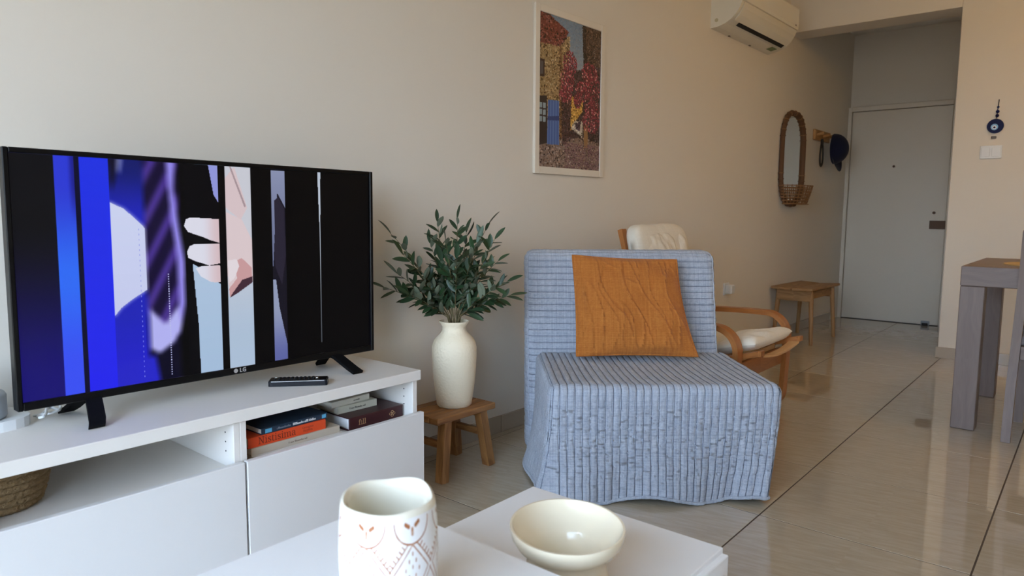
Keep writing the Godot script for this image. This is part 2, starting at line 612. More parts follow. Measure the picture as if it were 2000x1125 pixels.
	# dashed stitch lines of dead pixels
	for k in 60:
		var y := 0.30 + k * 0.0115
		if y < 1.0 and k % 2 == 0: fill_poly(im, [[0.2685, y], [0.2705, y], [0.2705, y + 0.008], [0.2685, y + 0.008]], flat(Color8(150, 160, 240)))
		if y > 0.5 and y < 1.0: fill_poly(im, [[0.3375, y], [0.34, y], [0.34, y + 0.006], [0.3375, y + 0.006]], flat(Color8(196, 200, 244)))
	return ImageTexture.create_from_image(im)


func village_painting() -> ImageTexture:
	var w := 260
	var h := 366
	var im := Image.create(w, h, false, Image.FORMAT_RGB8)
	var base := Image.create(w, h, false, Image.FORMAT_RGB8)
	base.fill(Color8(64, 44, 44))
	fill_poly(base, [[0.15, 0], [0.7, 0], [0.72, 0.3], [0.45, 0.33], [0.4, 0.1]], func(p: Vector2) -> Color: return Color8(118, 138, 160).lerp(Color8(150, 160, 170), p.y * 3.0))
	fill_poly(base, [[0, 0.17], [0.32, 0.18], [0.46, 0.09], [0.47, 0.24], [0.36, 0.45], [0.36, 0.83], [0, 0.86]], flat(Color8(158, 132, 92)))
	fill_poly(base, [[0.3, 0.18], [0.33, 0.18], [0.37, 0.5], [0.35, 0.82], [0.31, 0.82]], flat(Color8(118, 84, 50)))
	fill_poly(base, [[0, 0], [0.17, 0.01], [0.45, 0.08], [0.31, 0.185], [0, 0.2]], flat(Color8(118, 56, 48)))
	fill_poly(base, [[0.665, 0], [1, 0], [1, 0.26], [0.73, 0.26]], flat(Color8(88, 66, 52)))
	fill_poly(base, [[0.665, 0], [0.72, 0], [0.76, 0.3], [0.7, 0.3]], flat(Color8(52, 38, 36)))
	fill_poly(base, [[0, 0.85], [0.36, 0.8], [0.7, 0.77], [1, 0.8], [1, 1], [0, 1]], flat(Color8(134, 112, 100)))
	fill_poly(base, [[0.34, 0.52], [0.5, 0.5], [0.5, 0.8], [0.36, 0.84]], flat(Color8(70, 44, 44)))
	fill_poly(base, [[0.5, 0.5], [0.7, 0.51], [0.68, 0.6], [0.6, 0.64], [0.56, 0.68], [0.49, 0.74]], flat(Color8(206, 160, 74)))
	fill_poly(base, [[0.49, 0.72], [0.56, 0.66], [0.7, 0.66], [0.695, 0.77]], flat(Color8(196, 186, 172)))
	fill_poly(base, [[0.56, 0.68], [0.66, 0.66], [0.65, 0.73], [0.58, 0.72]], flat(Color8(76, 54, 70)))
	var rng := RandomNumberGenerator.new()
	rng.seed = 11
	im.copy_from(base)
	# brush dabs over the ground colours
	for k in 7000:
		var x := rng.randi_range(0, w - 1)
		var y := rng.randi_range(0, h - 1)
		var c := base.get_pixel(x, y)
		var sky := c.b > c.r
		var j := rng.randf_range(-0.05, 0.05) if sky else (rng.randf_range(-0.42, -0.18) if rng.randf() < 0.28 else rng.randf_range(-0.12, 0.24))
		var hue := rng.randf_range(-0.04, 0.04)
		im.fill_rect(Rect2i(x, y, rng.randi_range(2, 5), rng.randi_range(2, 4)), Color(clampf(c.r + j + hue, 0, 1), clampf(c.g + j, 0, 1), clampf(c.b + j - hue, 0, 1)))
	# windows and the blue door
	fill_poly(im, [[0.0, 0.3], [0.08, 0.3], [0.08, 0.41], [0.0, 0.415]], flat(Color8(52, 26, 24)))
	fill_poly(im, [[0.02, 0.315], [0.06, 0.315], [0.06, 0.395], [0.02, 0.4]], flat(Color8(84, 80, 84)))
	fill_poly(im, [[0, 0.54], [0.12, 0.53], [0.13, 0.84], [0, 0.86]], flat(Color8(42, 32, 34)))
	for r in 3:
		for c in 2:
			var x := 0.005 + c * 0.055
			var y := 0.58 + r * 0.045
			fill_poly(im, [[x, y], [x + 0.045, y - 0.002], [x + 0.045, y + 0.033], [x, y + 0.036]], flat(Color8(150, 168, 176)))
	fill_poly(im, [[0.137, 0.555], [0.307, 0.548], [0.314, 0.843], [0.125, 0.848]], func(p: Vector2) -> Color: return Color8(62, 92, 156).lerp(Color8(94, 124, 180), 0.5 + 0.5 * sin(p.x * 150.0)))
	fill_poly(im, [[0.13, 0.665], [0.31, 0.65], [0.31, 0.68], [0.13, 0.69]], flat(Color8(44, 66, 122)))
	fill_poly(im, [[0.713, 0.68], [0.784, 0.68], [0.79, 0.84], [0.725, 0.85]], flat(Color8(150, 112, 70)))
	# flowering trees
	var blobs := [[0.47, 0.28, 0.11, 0.08], [0.43, 0.4, 0.11, 0.1], [0.4, 0.5, 0.1, 0.05], [0.8, 0.32, 0.14, 0.08], [0.85, 0.42, 0.15, 0.1], [0.68, 0.45, 0.12, 0.07], [0.86, 0.56, 0.14, 0.06], [0.84, 0.65, 0.15, 0.08], [0.6, 0.52, 0.06, 0.05]]
	for b in blobs:
		for k in 420:
			var a := rng.randf() * TAU
			var r := sqrt(rng.randf())
			var x := int((b[0] + cos(a) * r * b[2]) * w)
			var y := int((b[1] + sin(a) * r * b[3]) * h)
			if x < 0 or y < 0 or x >= w or y >= h: continue
			var tone := rng.randf()
			var c := Color8(92, 26, 40).lerp(Color8(206, 84, 98), tone * tone)
			if rng.randf() < 0.12: c = Color8(236, 176, 170)
			if rng.randf() < 0.16: c = Color8(54, 40, 34)
			im.fill_rect(Rect2i(x, y, rng.randi_range(2, 4), rng.randi_range(2, 5)), c)
	for k in 700:
		var x := rng.randi_range(int(0.4 * w), w - 1)
		var y := rng.randi_range(int(0.82 * h), h - 1)
		im.fill_rect(Rect2i(x, y, rng.randi_range(2, 5), 2), Color8(84, 50, 66).lerp(Color8(150, 110, 112), rng.randf()))
	im.generate_mipmaps()
	return ImageTexture.create_from_image(im)


func cup_pattern() -> ImageTexture:
	# one repeat of the hand-drawn brown pattern; seven go round the cup. x around, y downward from the rim
	var w := 220
	var h := 512
	var im := Image.create(w, h, false, Image.FORMAT_RGB8)
	var white := Color8(238, 236, 234)
	var brown := Color8(160, 98, 60)
	im.fill(white)
	var wob := noise(0.02, 5, 2)
	var segs := []
	# scallop
	var last := Vector2.ZERO
	for k in 25:
		var a := PI * k / 24.0
		var p := Vector2(0.5 - cos(a) * 0.40, 0.10 + sin(a) * 0.19)
		if k > 0: segs.append([last, p, 0.013])
		last = p
	# two pairs of slanting lines, falling from the bottom of the scallop
	for s in [-1.0, 1.0]:
		segs.append([Vector2(0.5 + s * 0.10, 0.285), Vector2(0.5 + s * 0.52, 0.50), 0.011])
		segs.append([Vector2(0.5, 0.295), Vector2(0.5 + s * 0.42, 0.52), 0.011])
		segs.append([Vector2(0.5 + s * 0.42, 0.52), Vector2(0.5, 0.78), 0.011])
		segs.append([Vector2(0.5 + s * 0.52, 0.54), Vector2(0.5 + s * 0.06, 0.80), 0.011])
		for q in 5:
			var p := Vector2(0.5 + s * (0.19 + q * 0.065), 0.315 + q * 0.034)
			segs.append([p, p + Vector2(s * 0.045, -0.022), 0.012])
	for q in [[0.5, 0.36], [0.42, 0.42], [0.58, 0.42], [0.5, 0.47], [0.34, 0.49], [0.66, 0.49], [0.42, 0.55], [0.58, 0.55], [0.5, 0.61], [0.5, 0.69]]:
		segs.append([Vector2(q[0], q[1]), Vector2(q[0], q[1] + 0.02), 0.014])
	# three petals
	for e in [[0.35, 0.118, 0.425, 0.142], [0.65, 0.118, 0.575, 0.142], [0.5, 0.165, 0.5, 0.205]]:
		segs.append([Vector2(e[0], e[1]), Vector2(e[2], e[3]), 0.03])
	segs.append([Vector2(0.0, 0.90), Vector2(1.0, 0.90), 0.012])
	for sg in segs:
		var th: float = sg[2]
		for wrap in [-1.0, 0.0, 1.0]:
			var a := Vector2(sg[0].x + wrap, sg[0].y * 1.6)
			var b := Vector2(sg[1].x + wrap, sg[1].y * 1.6)
			var x0 := maxi(0, int((minf(a.x, b.x) - 0.05) * w))
			var x1 := mini(w - 1, int((maxf(a.x, b.x) + 0.05) * w))
			var y0 := maxi(0, int((minf(a.y, b.y) - 0.05) / 1.6 * h))
			var y1 := mini(h - 1, int((maxf(a.y, b.y) + 0.05) / 1.6 * h))
			for y in range(y0, y1 + 1):
				for x in range(x0, x1 + 1):
					var p := Vector2((x + 0.5) / w, (y + 0.5) / h * 1.6)
					var d := p.distance_to(Geometry2D.get_closest_point_to_segment(p, a, b))
					var k := 1.0 - smoothstep(th * 0.6, th * 1.25, d)
					if k <= 0.0: continue
					var ink := white.lerp(brown, k * clampf(0.9 + wob.get_noise_2d(x, y) * 0.4, 0.6, 1.0))
					if ink.g < im.get_pixel(x, y).g: im.set_pixel(x, y, ink)
	im.generate_mipmaps()
	return ImageTexture.create_from_image(im)


# ---------------------------------------------------------------- the place
func _ready() -> void:
	set_camera_and_light()
	make_materials()
	build_shell()
	build_tv_bench()
	build_television()
	build_small_things_on_bench()
	build_stool_and_vase()
	build_sofa_chair()
	build_bentwood_armchair()
	build_coffee_tables()
	build_wall_things()
	build_hall()
	build_dining()
	build_lamp()


const WIN_X0 := -1.5
const WIN_X1 := 0.9
const WIN_Y1 := 2.35
const BACK_D := -1.2
const ROOM_X1 := 2.4
const CEIL := 2.75
const PART_D := 5.80
const END_D := 7.47


func set_camera_and_light() -> void:
	var cam := Camera3D.new()
	cam.name = "camera"
	var at := CameraAttributesPhysical.new()
	at.frustum_focal_length = 29.258
	at.frustum_focus_distance = 2.5
	at.exposure_aperture = 7.0
	at.exposure_multiplier = 1.0
	at.frustum_near = 0.05
	at.frustum_far = 100.0
	cam.attributes = at
	cam.position = Vector3(0, 1.005, 0)
	cam.rotation = Vector3(-0.105443, 0.695498, 0.008373)
	add_child(cam)
	cam.make_current()

	var sky := ProceduralSkyMaterial.new()
	sky.sky_top_color = Color(0.66, 0.77, 0.90)
	sky.sky_horizon_color = Color(0.80, 0.86, 0.92)
	sky.ground_bottom_color = Color(0.46, 0.45, 0.43)
	sky.ground_horizon_color = Color(0.60, 0.60, 0.59)
	var env := Environment.new()
	env.background_mode = Environment.BG_SKY
	env.sky = Sky.new()
	env.sky.sky_material = sky
	env.ambient_light_source = Environment.AMBIENT_SOURCE_SKY
	env.tonemap_mode = Environment.TONE_MAPPER_LINEAR
	env.background_energy_multiplier = 19.2
	env.tonemap_exposure = 1.0
	env.sdfgi_enabled = true
	env.ssao_enabled = true
	env.ssil_enabled = true
	var we := WorldEnvironment.new()
	we.name = "environment"
	we.environment = env
	add_child(we)


func build_lamp() -> void:
	var l := thing("ceiling_lamp", "round white ceiling lamp above the dining table, outside the picture", "lamp", Vector3(0.45, CEIL, -4.15))
	obj("base", MB.new().lathe([Vector2(0, 0), Vector2(0.16, 0), Vector2(0.17, -0.02), Vector2(0.17, -0.03), Vector2(0, -0.03)], 40), M.white_plastic, l)
	var glow := mat(Color8(255, 244, 226), 0.5)
	glow.emission_enabled = true
	glow.emission = Color(1.0, 0.78, 0.52)
	glow.emission_energy_multiplier = 0.7
	obj("lamp_shade", MB.new().lathe([Vector2(0.15, -0.03), Vector2(0.15, -0.05), Vector2(0.12, -0.075), Vector2(0.06, -0.09), Vector2(0, -0.092)], 40), glow, l)
	var o := OmniLight3D.new()
	o.name = "lamp_light"
	o.light_color = Color(1.0, 0.77, 0.38)
	o.light_energy = 0.54
	o.light_size = 0.09
	o.omni_range = 12.0
	o.omni_attenuation = 2.0
	o.shadow_enabled = true
	o.position = Vector3(0, -0.20, 0)
	l.add_child(o)


func struct(called: String, label: String, mb: MB, m: Material, category: String) -> MeshInstance3D:
	var o := obj(called, mb, m)
	tag(o, label, category, "", "structure")
	return o


func build_shell() -> void:
	# floor: every tile its own piece on a grout bed
	var fl := thing("floor", "beige grey polished porcelain tile floor", "floor", Vector3.ZERO, 0.0, "", "structure")
	obj("grout_bed", bx(Vector3(0.15, -0.0412, -2.85), Vector3(5.1, 0.08, 9.9), 0.0), M.grout, fl)
	var sx := 0.605
	var sz := 0.591
	var meshes := {}
	var rng := RandomNumberGenerator.new()
	rng.seed = 4
	for a in range(-3, 7):
		for b in range(-8, 10):
			var x0 := -0.815 + a * sx
			var x1 := x0 + sx
			var d0 := 2.289 + b * sz
			var d1 := d0 + sz
			x0 = maxf(x0, -2.22)
			x1 = minf(x1, ROOM_X1)
			d0 = maxf(d0, BACK_D)
			d1 = minf(d1, END_D + 0.1)
			if x1 - x0 < 0.02 or d1 - d0 < 0.02: continue
			var size := Vector3(x1 - x0 - 0.005, 0.01, d1 - d0 - 0.005)
			var key := "%.3f %.3f" % [size.x, size.z]
			if not meshes.has(key): meshes[key] = bx(Vector3.ZERO, size, 0.0006).mesh()
			var o := obj("tile", meshes[key], M["tile%d" % rng.randi_range(0, 2)], fl)
			o.position = Vector3((x0 + x1) / 2, -0.005, -(d0 + d1) / 2)

	# long wall on the left, turned by a degree
	var w := MB.new().box(Vector3.ZERO, Vector3(9.9, CEIL, 0.16), 0.0)
	var wl := struct("wall_left", "long cream plaster wall behind the television and armchairs", w, M.wall, "wall")
	wl.position = Vector3(wall_x(2.9) - 0.08, CEIL / 2, -2.9)
	wl.rotation.y = PI / 2 - WALL_TILT
	var bl := thing("baseboard_left", "tile skirting along the long cream wall", "baseboard", Vector3(wall_x(BACK_D), 0, -BACK_D), PI / 2 - WALL_TILT, "", "structure")
	var piece := bx(Vector3.ZERO, Vector3(0.597, 0.078, 0.011), 0.0015).mesh()
	for k in 16:
		var at := 0.3 + k * 0.6
		if at + 0.3 > END_D - BACK_D: break
		var o := obj("skirting_tile", piece, M.skirting, bl)
		o.position = Vector3(at, 0.039, 0.0055)

	# partition with the opening to the hall, and its lintel
	struct("wall_partition", "cream wall right of the hall opening with light switch", MB.new().box(Vector3((-0.84 + ROOM_X1) / 2, CEIL / 2, -(PART_D + 0.125)), Vector3(ROOM_X1 + 0.84, CEIL, 0.25), 0.004), M.wall, "wall")
	struct("wall_lintel", "cream lintel above the opening to the hall", MB.new().box(Vector3((-0.84 - 2.1) / 2, (2.44 + CEIL) / 2, -(PART_D + 0.125)), Vector3(1.26, CEIL - 2.44, 0.25), 0.003), M.wall, "lintel")
	var bp := thing("baseboard_partition", "tile skirting along the wall right of the hall opening", "baseboard", Vector3(-0.84, 0, -PART_D), 0.0, "", "structure")
	for k in 5:
		var o := obj("skirting_tile", piece, M.skirting, bp)
		o.position = Vector3(0.29 + k * 0.6, 0.039, 0.0055)
	var pj := obj("skirting_tile", bx(Vector3.ZERO, Vector3(0.011, 0.078, 0.262), 0.0015), M.skirting, bp)
	pj.position = Vector3(-0.0055, 0.039, -0.12)
	# hall
	struct("wall_end", "end wall of the hall holding the white door", MB.new().box(Vector3(-1.35, CEIL / 2, -(END_D + 0.11)), Vector3(1.7, CEIL, 0.12), 0.0), M.wall, "wall")
	struct("wall_hall", "right hand wall inside the hall", MB.new().box(Vector3(-0.76, CEIL / 2, -(PART_D + 0.25 + (END_D - PART_D) / 2)), Vector3(0.16, CEIL, END_D - PART_D), 0.0), M.wall, "wall")
	# room sides
	struct("wall_right", "cream wall on the far right side of the room", MB.new().box(Vector3(ROOM_X1 + 0.08, CEIL / 2, -2.0), Vector3(0.16, CEIL, 8.1), 0.0), M.wall, "wall")
	struct("ceiling", "white ceiling of the room and the hall", MB.new().box(Vector3(0.12, CEIL + 0.08, -2.85), Vector3(5.1, 0.16, 9.9), 0.0), M.ceiling, "ceiling")
	# window wall behind the camera
	var wb := MB.new()
	var zb := -BACK_D + 0.10
	wb.box(Vector3((-2.25 + WIN_X0) / 2, CEIL / 2, zb), Vector3(WIN_X0 + 2.25, CEIL, 0.2), 0.0)
	wb.box(Vector3((ROOM_X1 + WIN_X1) / 2, CEIL / 2, zb), Vector3(ROOM_X1 - WIN_X1, CEIL, 0.2), 0.0)
	wb.box(Vector3((WIN_X0 + WIN_X1) / 2, (CEIL + WIN_Y1) / 2, zb), Vector3(WIN_X1 - WIN_X0, CEIL - WIN_Y1, 0.2), 0.0)
	struct("wall_window", "wall with the balcony window behind the camera", wb, M.wall, "wall")
	var win := thing("window_1", "wide white sliding balcony window behind the camera", "window", Vector3(0, 0, zb), 0.0, "", "structure")
	var fr := MB.new()
	var mid := (WIN_X0 + WIN_X1) / 2
	for x in [WIN_X0 + 0.03, mid, WIN_X1 - 0.03]: fr.box(Vector3(x, WIN_Y1 / 2, 0), Vector3(0.06, WIN_Y1, 0.06), 0.003)
	for y in [0.03, WIN_Y1 - 0.03]: fr.box(Vector3(mid, y, 0), Vector3(WIN_X1 - WIN_X0 - 0.12, 0.06, 0.055), 0.003)
	obj("window_frame", fr, M.white_plastic, win)
	for s in [-1.0, 1.0]:
		obj("pane", bx(Vector3(mid + s * (WIN_X1 - WIN_X0) / 4, WIN_Y1 / 2, 0), Vector3((WIN_X1 - WIN_X0) / 2 - 0.07, WIN_Y1 - 0.12, 0.006), 0.0), M.glass, win)


# ---------------------------------------------------------------- white TV bench
const TOP := 0.50


func build_tv_bench() -> void:
	# local x = depth along the wall (D), z = out of the wall
	var t := thing("tv_bench", "long white low bench with drawers and open niches under the television", "tv bench", Vector3(-2.08, 0, 0), PI / 2)
	var zf := 0.42
	obj("top", bx(Vector3((1.525 - 0.345) / 2, TOP - 0.016, 0.2135), Vector3(1.87, 0.032, 0.427), 0.0015), M.lacquer, t)
	for x in [1.506, -0.326]: obj("side_panel", bx(Vector3(x, 0.2835, zf / 2 - 0.002), Vector3(0.018, 0.369, zf), 0.001), M.lacquer, t)
	for x in [0.895, 0.913, 0.276, 0.294]: obj("divider", bx(Vector3(x, 0.2835, zf / 2 - 0.003), Vector3(0.0175, 0.369, zf - 0.002), 0.001), M.lacquer, t)
	for k in 3:
		var x0: float = [-0.317, 0.303, 0.922][k]
		var x1: float = [0.267, 0.886, 1.497][k]
		obj("shelf", bx(Vector3((x0 + x1) / 2, 0.336, 0.205), Vector3(x1 - x0, 0.018, 0.40), 0.001), M.lacquer, t)
		obj("back_panel", bx(Vector3((x0 + x1) / 2, 0.284, 0.004), Vector3(x1 - x0, 0.366, 0.006), 0.0), M.lacquer, t)
		obj("bottom_panel", bx(Vector3((x0 + x1) / 2, 0.109, 0.205), Vector3(x1 - x0, 0.018, 0.40), 0.001), M.lacquer, t)
		var f0: float = [-0.339, 0.2875, 0.9075][k]
		var f1: float = [0.2825, 0.9015, 1.5235][k]
		obj("drawer_front", bx(Vector3((f0 + f1) / 2, 0.2335, zf + 0.013), Vector3(f1 - f0, 0.263, 0.018), 0.0015), M.lacquer_front, t)
	for x in [-0.28, 0.285, 0.904, 1.46]:
		for z in [0.05, 0.37]: obj("leg", MB.new().lathe([Vector2(0, 0), Vector2(0.02, 0), Vector2(0.024, 0.1), Vector2(0, 0.1)], 20, Vector3(x, 0, z)), M.lacquer, t)
	# shelf-pin holes on the inner sides, their shade painted as dark discs
	for x in [1.4968, 0.8860]:
		for q in [[0.375, 0.385], [0.375, 0.41], [0.375, 0.435], [0.375, 0.455], [0.26, 0.43], [0.10, 0.41]]:
			var hm := MB.new().tube([Vector3(x + 0.002, q[1], q[0]), Vector3(x - 0.0006, q[1], q[0])], 0.0023, -1.0, 10)
			obj("pin_hole_shade", hm, M.hole_shade, t)


func build_television() -> void:
	var t := thing("television", "large black flat television showing blue and white strips on white bench", "television", Vector3(-1.85, TOP, -0.978), PI / 2)
	# local x along the wall, z towards the room, y from the bench top
	var tilt := Basis(Vector3(0, 0, 1), -0.0045)
	var w := 1.012
	var h := 0.590
	var y0 := 0.049
	var cy := y0 + h / 2
	var fr := MB.new()
	var bz := 0.012
	fr.box(tilt * Vector3(-w / 2 + bz / 2, 0, 0) + Vector3(0, cy, 0), Vector3(bz, h, 0.03), 0.002, tilt)
	fr.box(tilt * Vector3(w / 2 - bz / 2, 0, 0) + Vector3(0, cy, 0), Vector3(bz, h, 0.03), 0.002, tilt)
	fr.box(tilt * Vector3(0, h / 2 - bz / 2, 0) + Vector3(0, cy, 0), Vector3(w - 2 * bz, bz, 0.03), 0.002, tilt)
	fr.box(tilt * Vector3(0, -h / 2 + 0.0095, 0) + Vector3(0, cy, 0), Vector3(w - 2 * bz, 0.019, 0.03), 0.002, tilt)
	obj("bezel", fr, M.black_plastic, t)
	var housing := MB.new()
	housing.box(Vector3(0, cy, -0.017), Vector3(w - 0.01, h - 0.01, 0.012), 0.003, tilt)
	housing.box(Vector3(0, cy - 0.08, -0.04), Vector3(0.7, 0.36, 0.045), 0.012, tilt)
	obj("back_housing", housing, M.black_matt, t)
	var sm := mat(Color8(6, 6, 7), 0.25, 0.0, 0.25)
	sm.emission_enabled = true
	sm.emission = Color.WHITE
	sm.emission_operator = BaseMaterial3D.EMISSION_OP_MULTIPLY
	sm.emission_texture = screen_picture()
	sm.emission_energy_multiplier = 0.9
	var sw := w - 2 * bz
	var sh := h - bz - 0.019
	var sc := MB.new()
	var c := Vector3(0, cy + (0.019 - bz) / 2, 0.009)
	var px: Vector3 = tilt * Vector3(sw / 2, 0, 0)
	var py: Vector3 = tilt * Vector3(0, sh / 2, 0)
	sc.poly([c - px + py, c + px + py, c + px - py, c - px - py], Vector3(0, 0, 1), [Vector2(0, 0), Vector2(1, 0), Vector2(1, 1), Vector2(0, 1)])
	var s := obj("screen", sc, sm, t)
	s.set_meta("label", "lit screen with strips of a man in a suit and striped tie")
	var lg := obj("brand_mark", lettering("LG", 0.017, 0.001, false, true), M.silver, t)
	lg.position = Vector3(0.034, y0 + 0.0105, 0.0155)
	var disc := MB.new().tube([Vector3(0.013, y0 + 0.0105, 0.0150), Vector3(0.013, y0 + 0.0105, 0.0160)], 0.006, -1.0, 20)
	obj("brand_disc", disc, M.silver, t)
	# two splayed feet: each a front and a rear toe joined under the panel
	for q in [[-0.345, -0.03], [0.345, 0.03]]:
		var x: float = q[0]
		var f := MB.new()
		var toe := func(z1: float, x1: float) -> void:
			var a := Vector3(x, y0 + 0.012, -0.012)
			var b := Vector3(x + x1 * 0.75, 0.016, z1 * 0.82)
			var e := Vector3(x + x1, 0.005, z1)
			f.sweep([a, a.lerp(b, 0.4) + Vector3(0, 0.004, 0), b, e], Vector3(1, 0, 0), 0.036, 0.009)
		toe.call(0.095, q[1])
		toe.call(-0.105, q[1])
		obj("stand_foot", f, M.foot, t)


func book(called: String, label: String, at: Vector3, size: Vector3, cover: Color, turn := 0.0, spine_front := true) -> Node3D:
	# lies flat: x along the shelf, z into the room, spine towards the room
	var t := thing(called, label, "book", at, PI / 2 + turn, "books lying in the open niche")
	var m := mat(cover, 0.55)
	var ct := 0.0016
	var c := MB.new()
	c.box(Vector3(0, size.y - ct / 2, 0), Vector3(size.x, ct, size.z), 0.0005)
	c.box(Vector3(0, ct / 2, 0), Vector3(size.x, ct, size.z), 0.0005)
	if spine_front: c.box(Vector3(0, size.y / 2, size.z / 2 - ct / 2), Vector3(size.x, size.y - 2 * ct, ct), 0.0004)
	obj("cover", c, m, t)
	obj("pages", bx(Vector3(0, size.y / 2, -0.001), Vector3(size.x - 0.006, size.y - 2 * ct, size.z - 0.004), 0.0003), M.page, t)
	return t


func spine_text(t: Node3D, text: String, at: Vector3, size: float, col: Color, serif := true, metal := 0.0) -> void:
	var o := obj("spine_lettering", lettering(text, size, 0.0006, serif), mat(col, 0.5, metal), t)
	o.position = at


func worn_line(t: Node3D, at: Vector3, width: float, h: float, col: Color) -> void:
	# a line of print too small to read in the photograph: one stroke per letter
	var rng := RandomNumberGenerator.new()
	rng.seed = int(width * 10000.0)
	var m := MB.new()
	var x := -width / 2
	while x < width / 2:
		var w := rng.randf_range(0.0016, 0.0034)
		var hh := h * (1.0 if rng.randf() < 0.25 else 0.62)
		if rng.randf() > 0.12: m.box(at + Vector3(x + w / 2, hh / 2 - h / 2, 0.0002), Vector3(w * 0.7, hh, 0.0006), 0.0)
		x += w
	obj("spine_lettering", m, mat(col, 0.6), t)


func build_small_things_on_bench() -> void:
	# shelf top is at 0.345; positions are (x, y, -D), D along the wall
	var sh := 0.345
	var d := 0.155
	var front := -1.70
	var b := book("book", "thin white book at the bottom of the left pile in niche", Vector3(front - d / 2 + 0.012, sh, -1.10), Vector3(0.295, 0.0085, d), Color8(226, 222, 216))
	b = book("book", "beige book lying under the orange one in niche", Vector3(front - d / 2 + 0.004, sh + 0.0085, -1.094), Vector3(0.285, 0.021, d), Color8(196, 184, 166))
	worn_line(b, Vector3(0.0, 0.0105, d / 2), 0.06, 0.005, Color8(140, 124, 108))
	b = book("book", "orange cookbook with dark lettering on its spine in niche", Vector3(front - d / 2, sh + 0.0295, -1.068), Vector3(0.245, 0.0285, d), Color8(222, 78, 34))
	spine_text(b, "Nistisima", Vector3(-0.035, 0.0145, d / 2), 0.026, Color8(120, 34, 20))
	spine_text(b, "Georgina", Vector3(0.062, 0.019, d / 2), 0.0085, Color8(140, 44, 24))
	spine_text(b, "Hayden", Vector3(0.062, 0.010, d / 2), 0.0085, Color8(140, 44, 24))
	b = book("book", "dark blue paperback on top of the orange book", Vector3(front - d / 2 - 0.004, sh + 0.058, -1.092), Vector3(0.215, 0.0165, d), Color8(28, 50, 72), 0.02)
	worn_line(b, Vector3(-0.038, 0.008, d / 2), 0.045, 0.006, Color8(120, 128, 140))
	worn_line(b, Vector3(0.028, 0.008, d / 2), 0.075, 0.007, Color8(224, 228, 230))
	obj("label_patch", bx(Vector3(-0.086, 0.008, d / 2 + 0.0004), Vector3(0.02, 0.011, 0.0006), 0.0), mat(Color8(96, 176, 214), 0.5), b)
	obj("label_patch", bx(Vector3(0.095, 0.008, d / 2 + 0.0004), Vector3(0.014, 0.011, 0.0006), 0.0), mat(Color8(96, 176, 214), 0.5), b)
	# thick leather book with rounded page block
	var t := thing("book", "thick maroon leather book with gilt marks on its spine", "book", Vector3(-1.775, sh, -1.38), PI / 2 + 0.008, "books lying in the open niche")
	var lm := mat(Color8(58, 20, 26), 0.45)
	var cv := MB.new()
	cv.box(Vector3(0, 0.0385, 0), Vector3(0.215, 0.003, 0.15), 0.001)
	cv.box(Vector3(0, 0.0015, 0), Vector3(0.215, 0.003, 0.15), 0.001)
	cv.box(Vector3(0, 0.02, 0.0725), Vector3(0.215, 0.04, 0.006), 0.0028)
	obj("cover", cv, lm, t)
	obj("pages", bx(Vector3(0, 0.02, -0.004), Vector3(0.209, 0.034, 0.142), 0.004), M.plain_white, t)
	spine_text(t, "fıll", Vector3(-0.058, 0.02, 0.0757), 0.022, Color8(190, 150, 110), true, 0.4)
	var orn := MB.new()
	for q in [[0.0, 0.006], [-0.007, 0.0], [0.007, 0.0], [0.0, -0.006]]:
		var ring := []
		for k in 14:
			var a := TAU * k / 14.0
			ring.append(Vector3(0.062 + q[0] + cos(a) * 0.005, 0.02 + q[1] + sin(a) * 0.0035, 0.0757))
		orn.tube(ring, 0.0007, -1.0, 5, true)
	obj("gilt_ornament", orn, mat(Color8(200, 164, 120), 0.4, 0.4), t)
	b = book("book", "pale paperback lying on the maroon leather book", Vector3(-1.815, sh + 0.0402, -1.352), Vector3(0.15, 0.022, 0.115), Color8(206, 206, 190), -0.03)
	worn_line(b, Vector3(0.0, 0.011, 0.0575), 0.06, 0.006, Color8(104, 104, 96))
	b = book("book", "cream paperback topmost above the maroon book", Vector3(-1.822, sh + 0.0624, -1.33), Vector3(0.15, 0.018, 0.11), Color8(214, 212, 198), 0.04)
	worn_line(b, Vector3(0.02, 0.009, 0.055), 0.03, 0.005, Color8(104, 102, 94))

	# remote control
	var r := thing("remote_control", "slim black television remote lying on the white bench top", "remote", Vector3(-1.778, TOP, -1.155), deg_to_rad(49.5))
	var o := PackedVector2Array()
	for q in [[-0.083, -0.02], [-0.08, -0.0225], [0.078, -0.0245], [0.083, -0.021], [0.083, 0.021], [0.078, 0.0245], [-0.08, 0.0225], [-0.083, 0.02]]: o.append(Vector2(q[0], q[1]))
	obj("body", MB.new().extrude(o, 0.0, 0.015, Basis(Vector3(1, 0, 0), Vector3(0, 0, -1), Vector3(0, 1, 0)), Vector3(0, 0.0005, 0)), mat(Color8(14, 16, 24), 0.35, 0.0, 0.35), r)
	obj("edge_trim", bx(Vector3(0, 0.0152, 0.0232), Vector3(0.150, 0.0022, 0.003), 0.0006), M.silver, r)
	obj("top_plate", bx(Vector3(0, 0.0165, 0), Vector3(0.162, 0.003, 0.043), 0.001), M.black_plastic, r)
	var bm := bx(Vector3.ZERO, Vector3(0.007, 0.003, 0.007), 0.001).mesh()
	var wb := mat(Color8(214, 214, 206), 0.5)
	var kb := mat(Color8(24, 24, 27), 0.6, 0.0, 0.3)
	for a in 11:
		for c in 3:
			if a == 10 and c != 1: continue
			var k := obj("button", bm, wb if (a == 10 or (a == 0 and c == 0)) else kb, r)
			k.position = Vector3(-0.066 + a * 0.0118, 0.019, -0.0125 + c * 0.0125)

	# router at the far left, behind the television's edge
	var ro := thing("wifi_router", "white and grey router standing behind the television's left end", "router", Vector3(-1.955, TOP, -0.40), PI / 2)
	var base := PackedVector2Array()
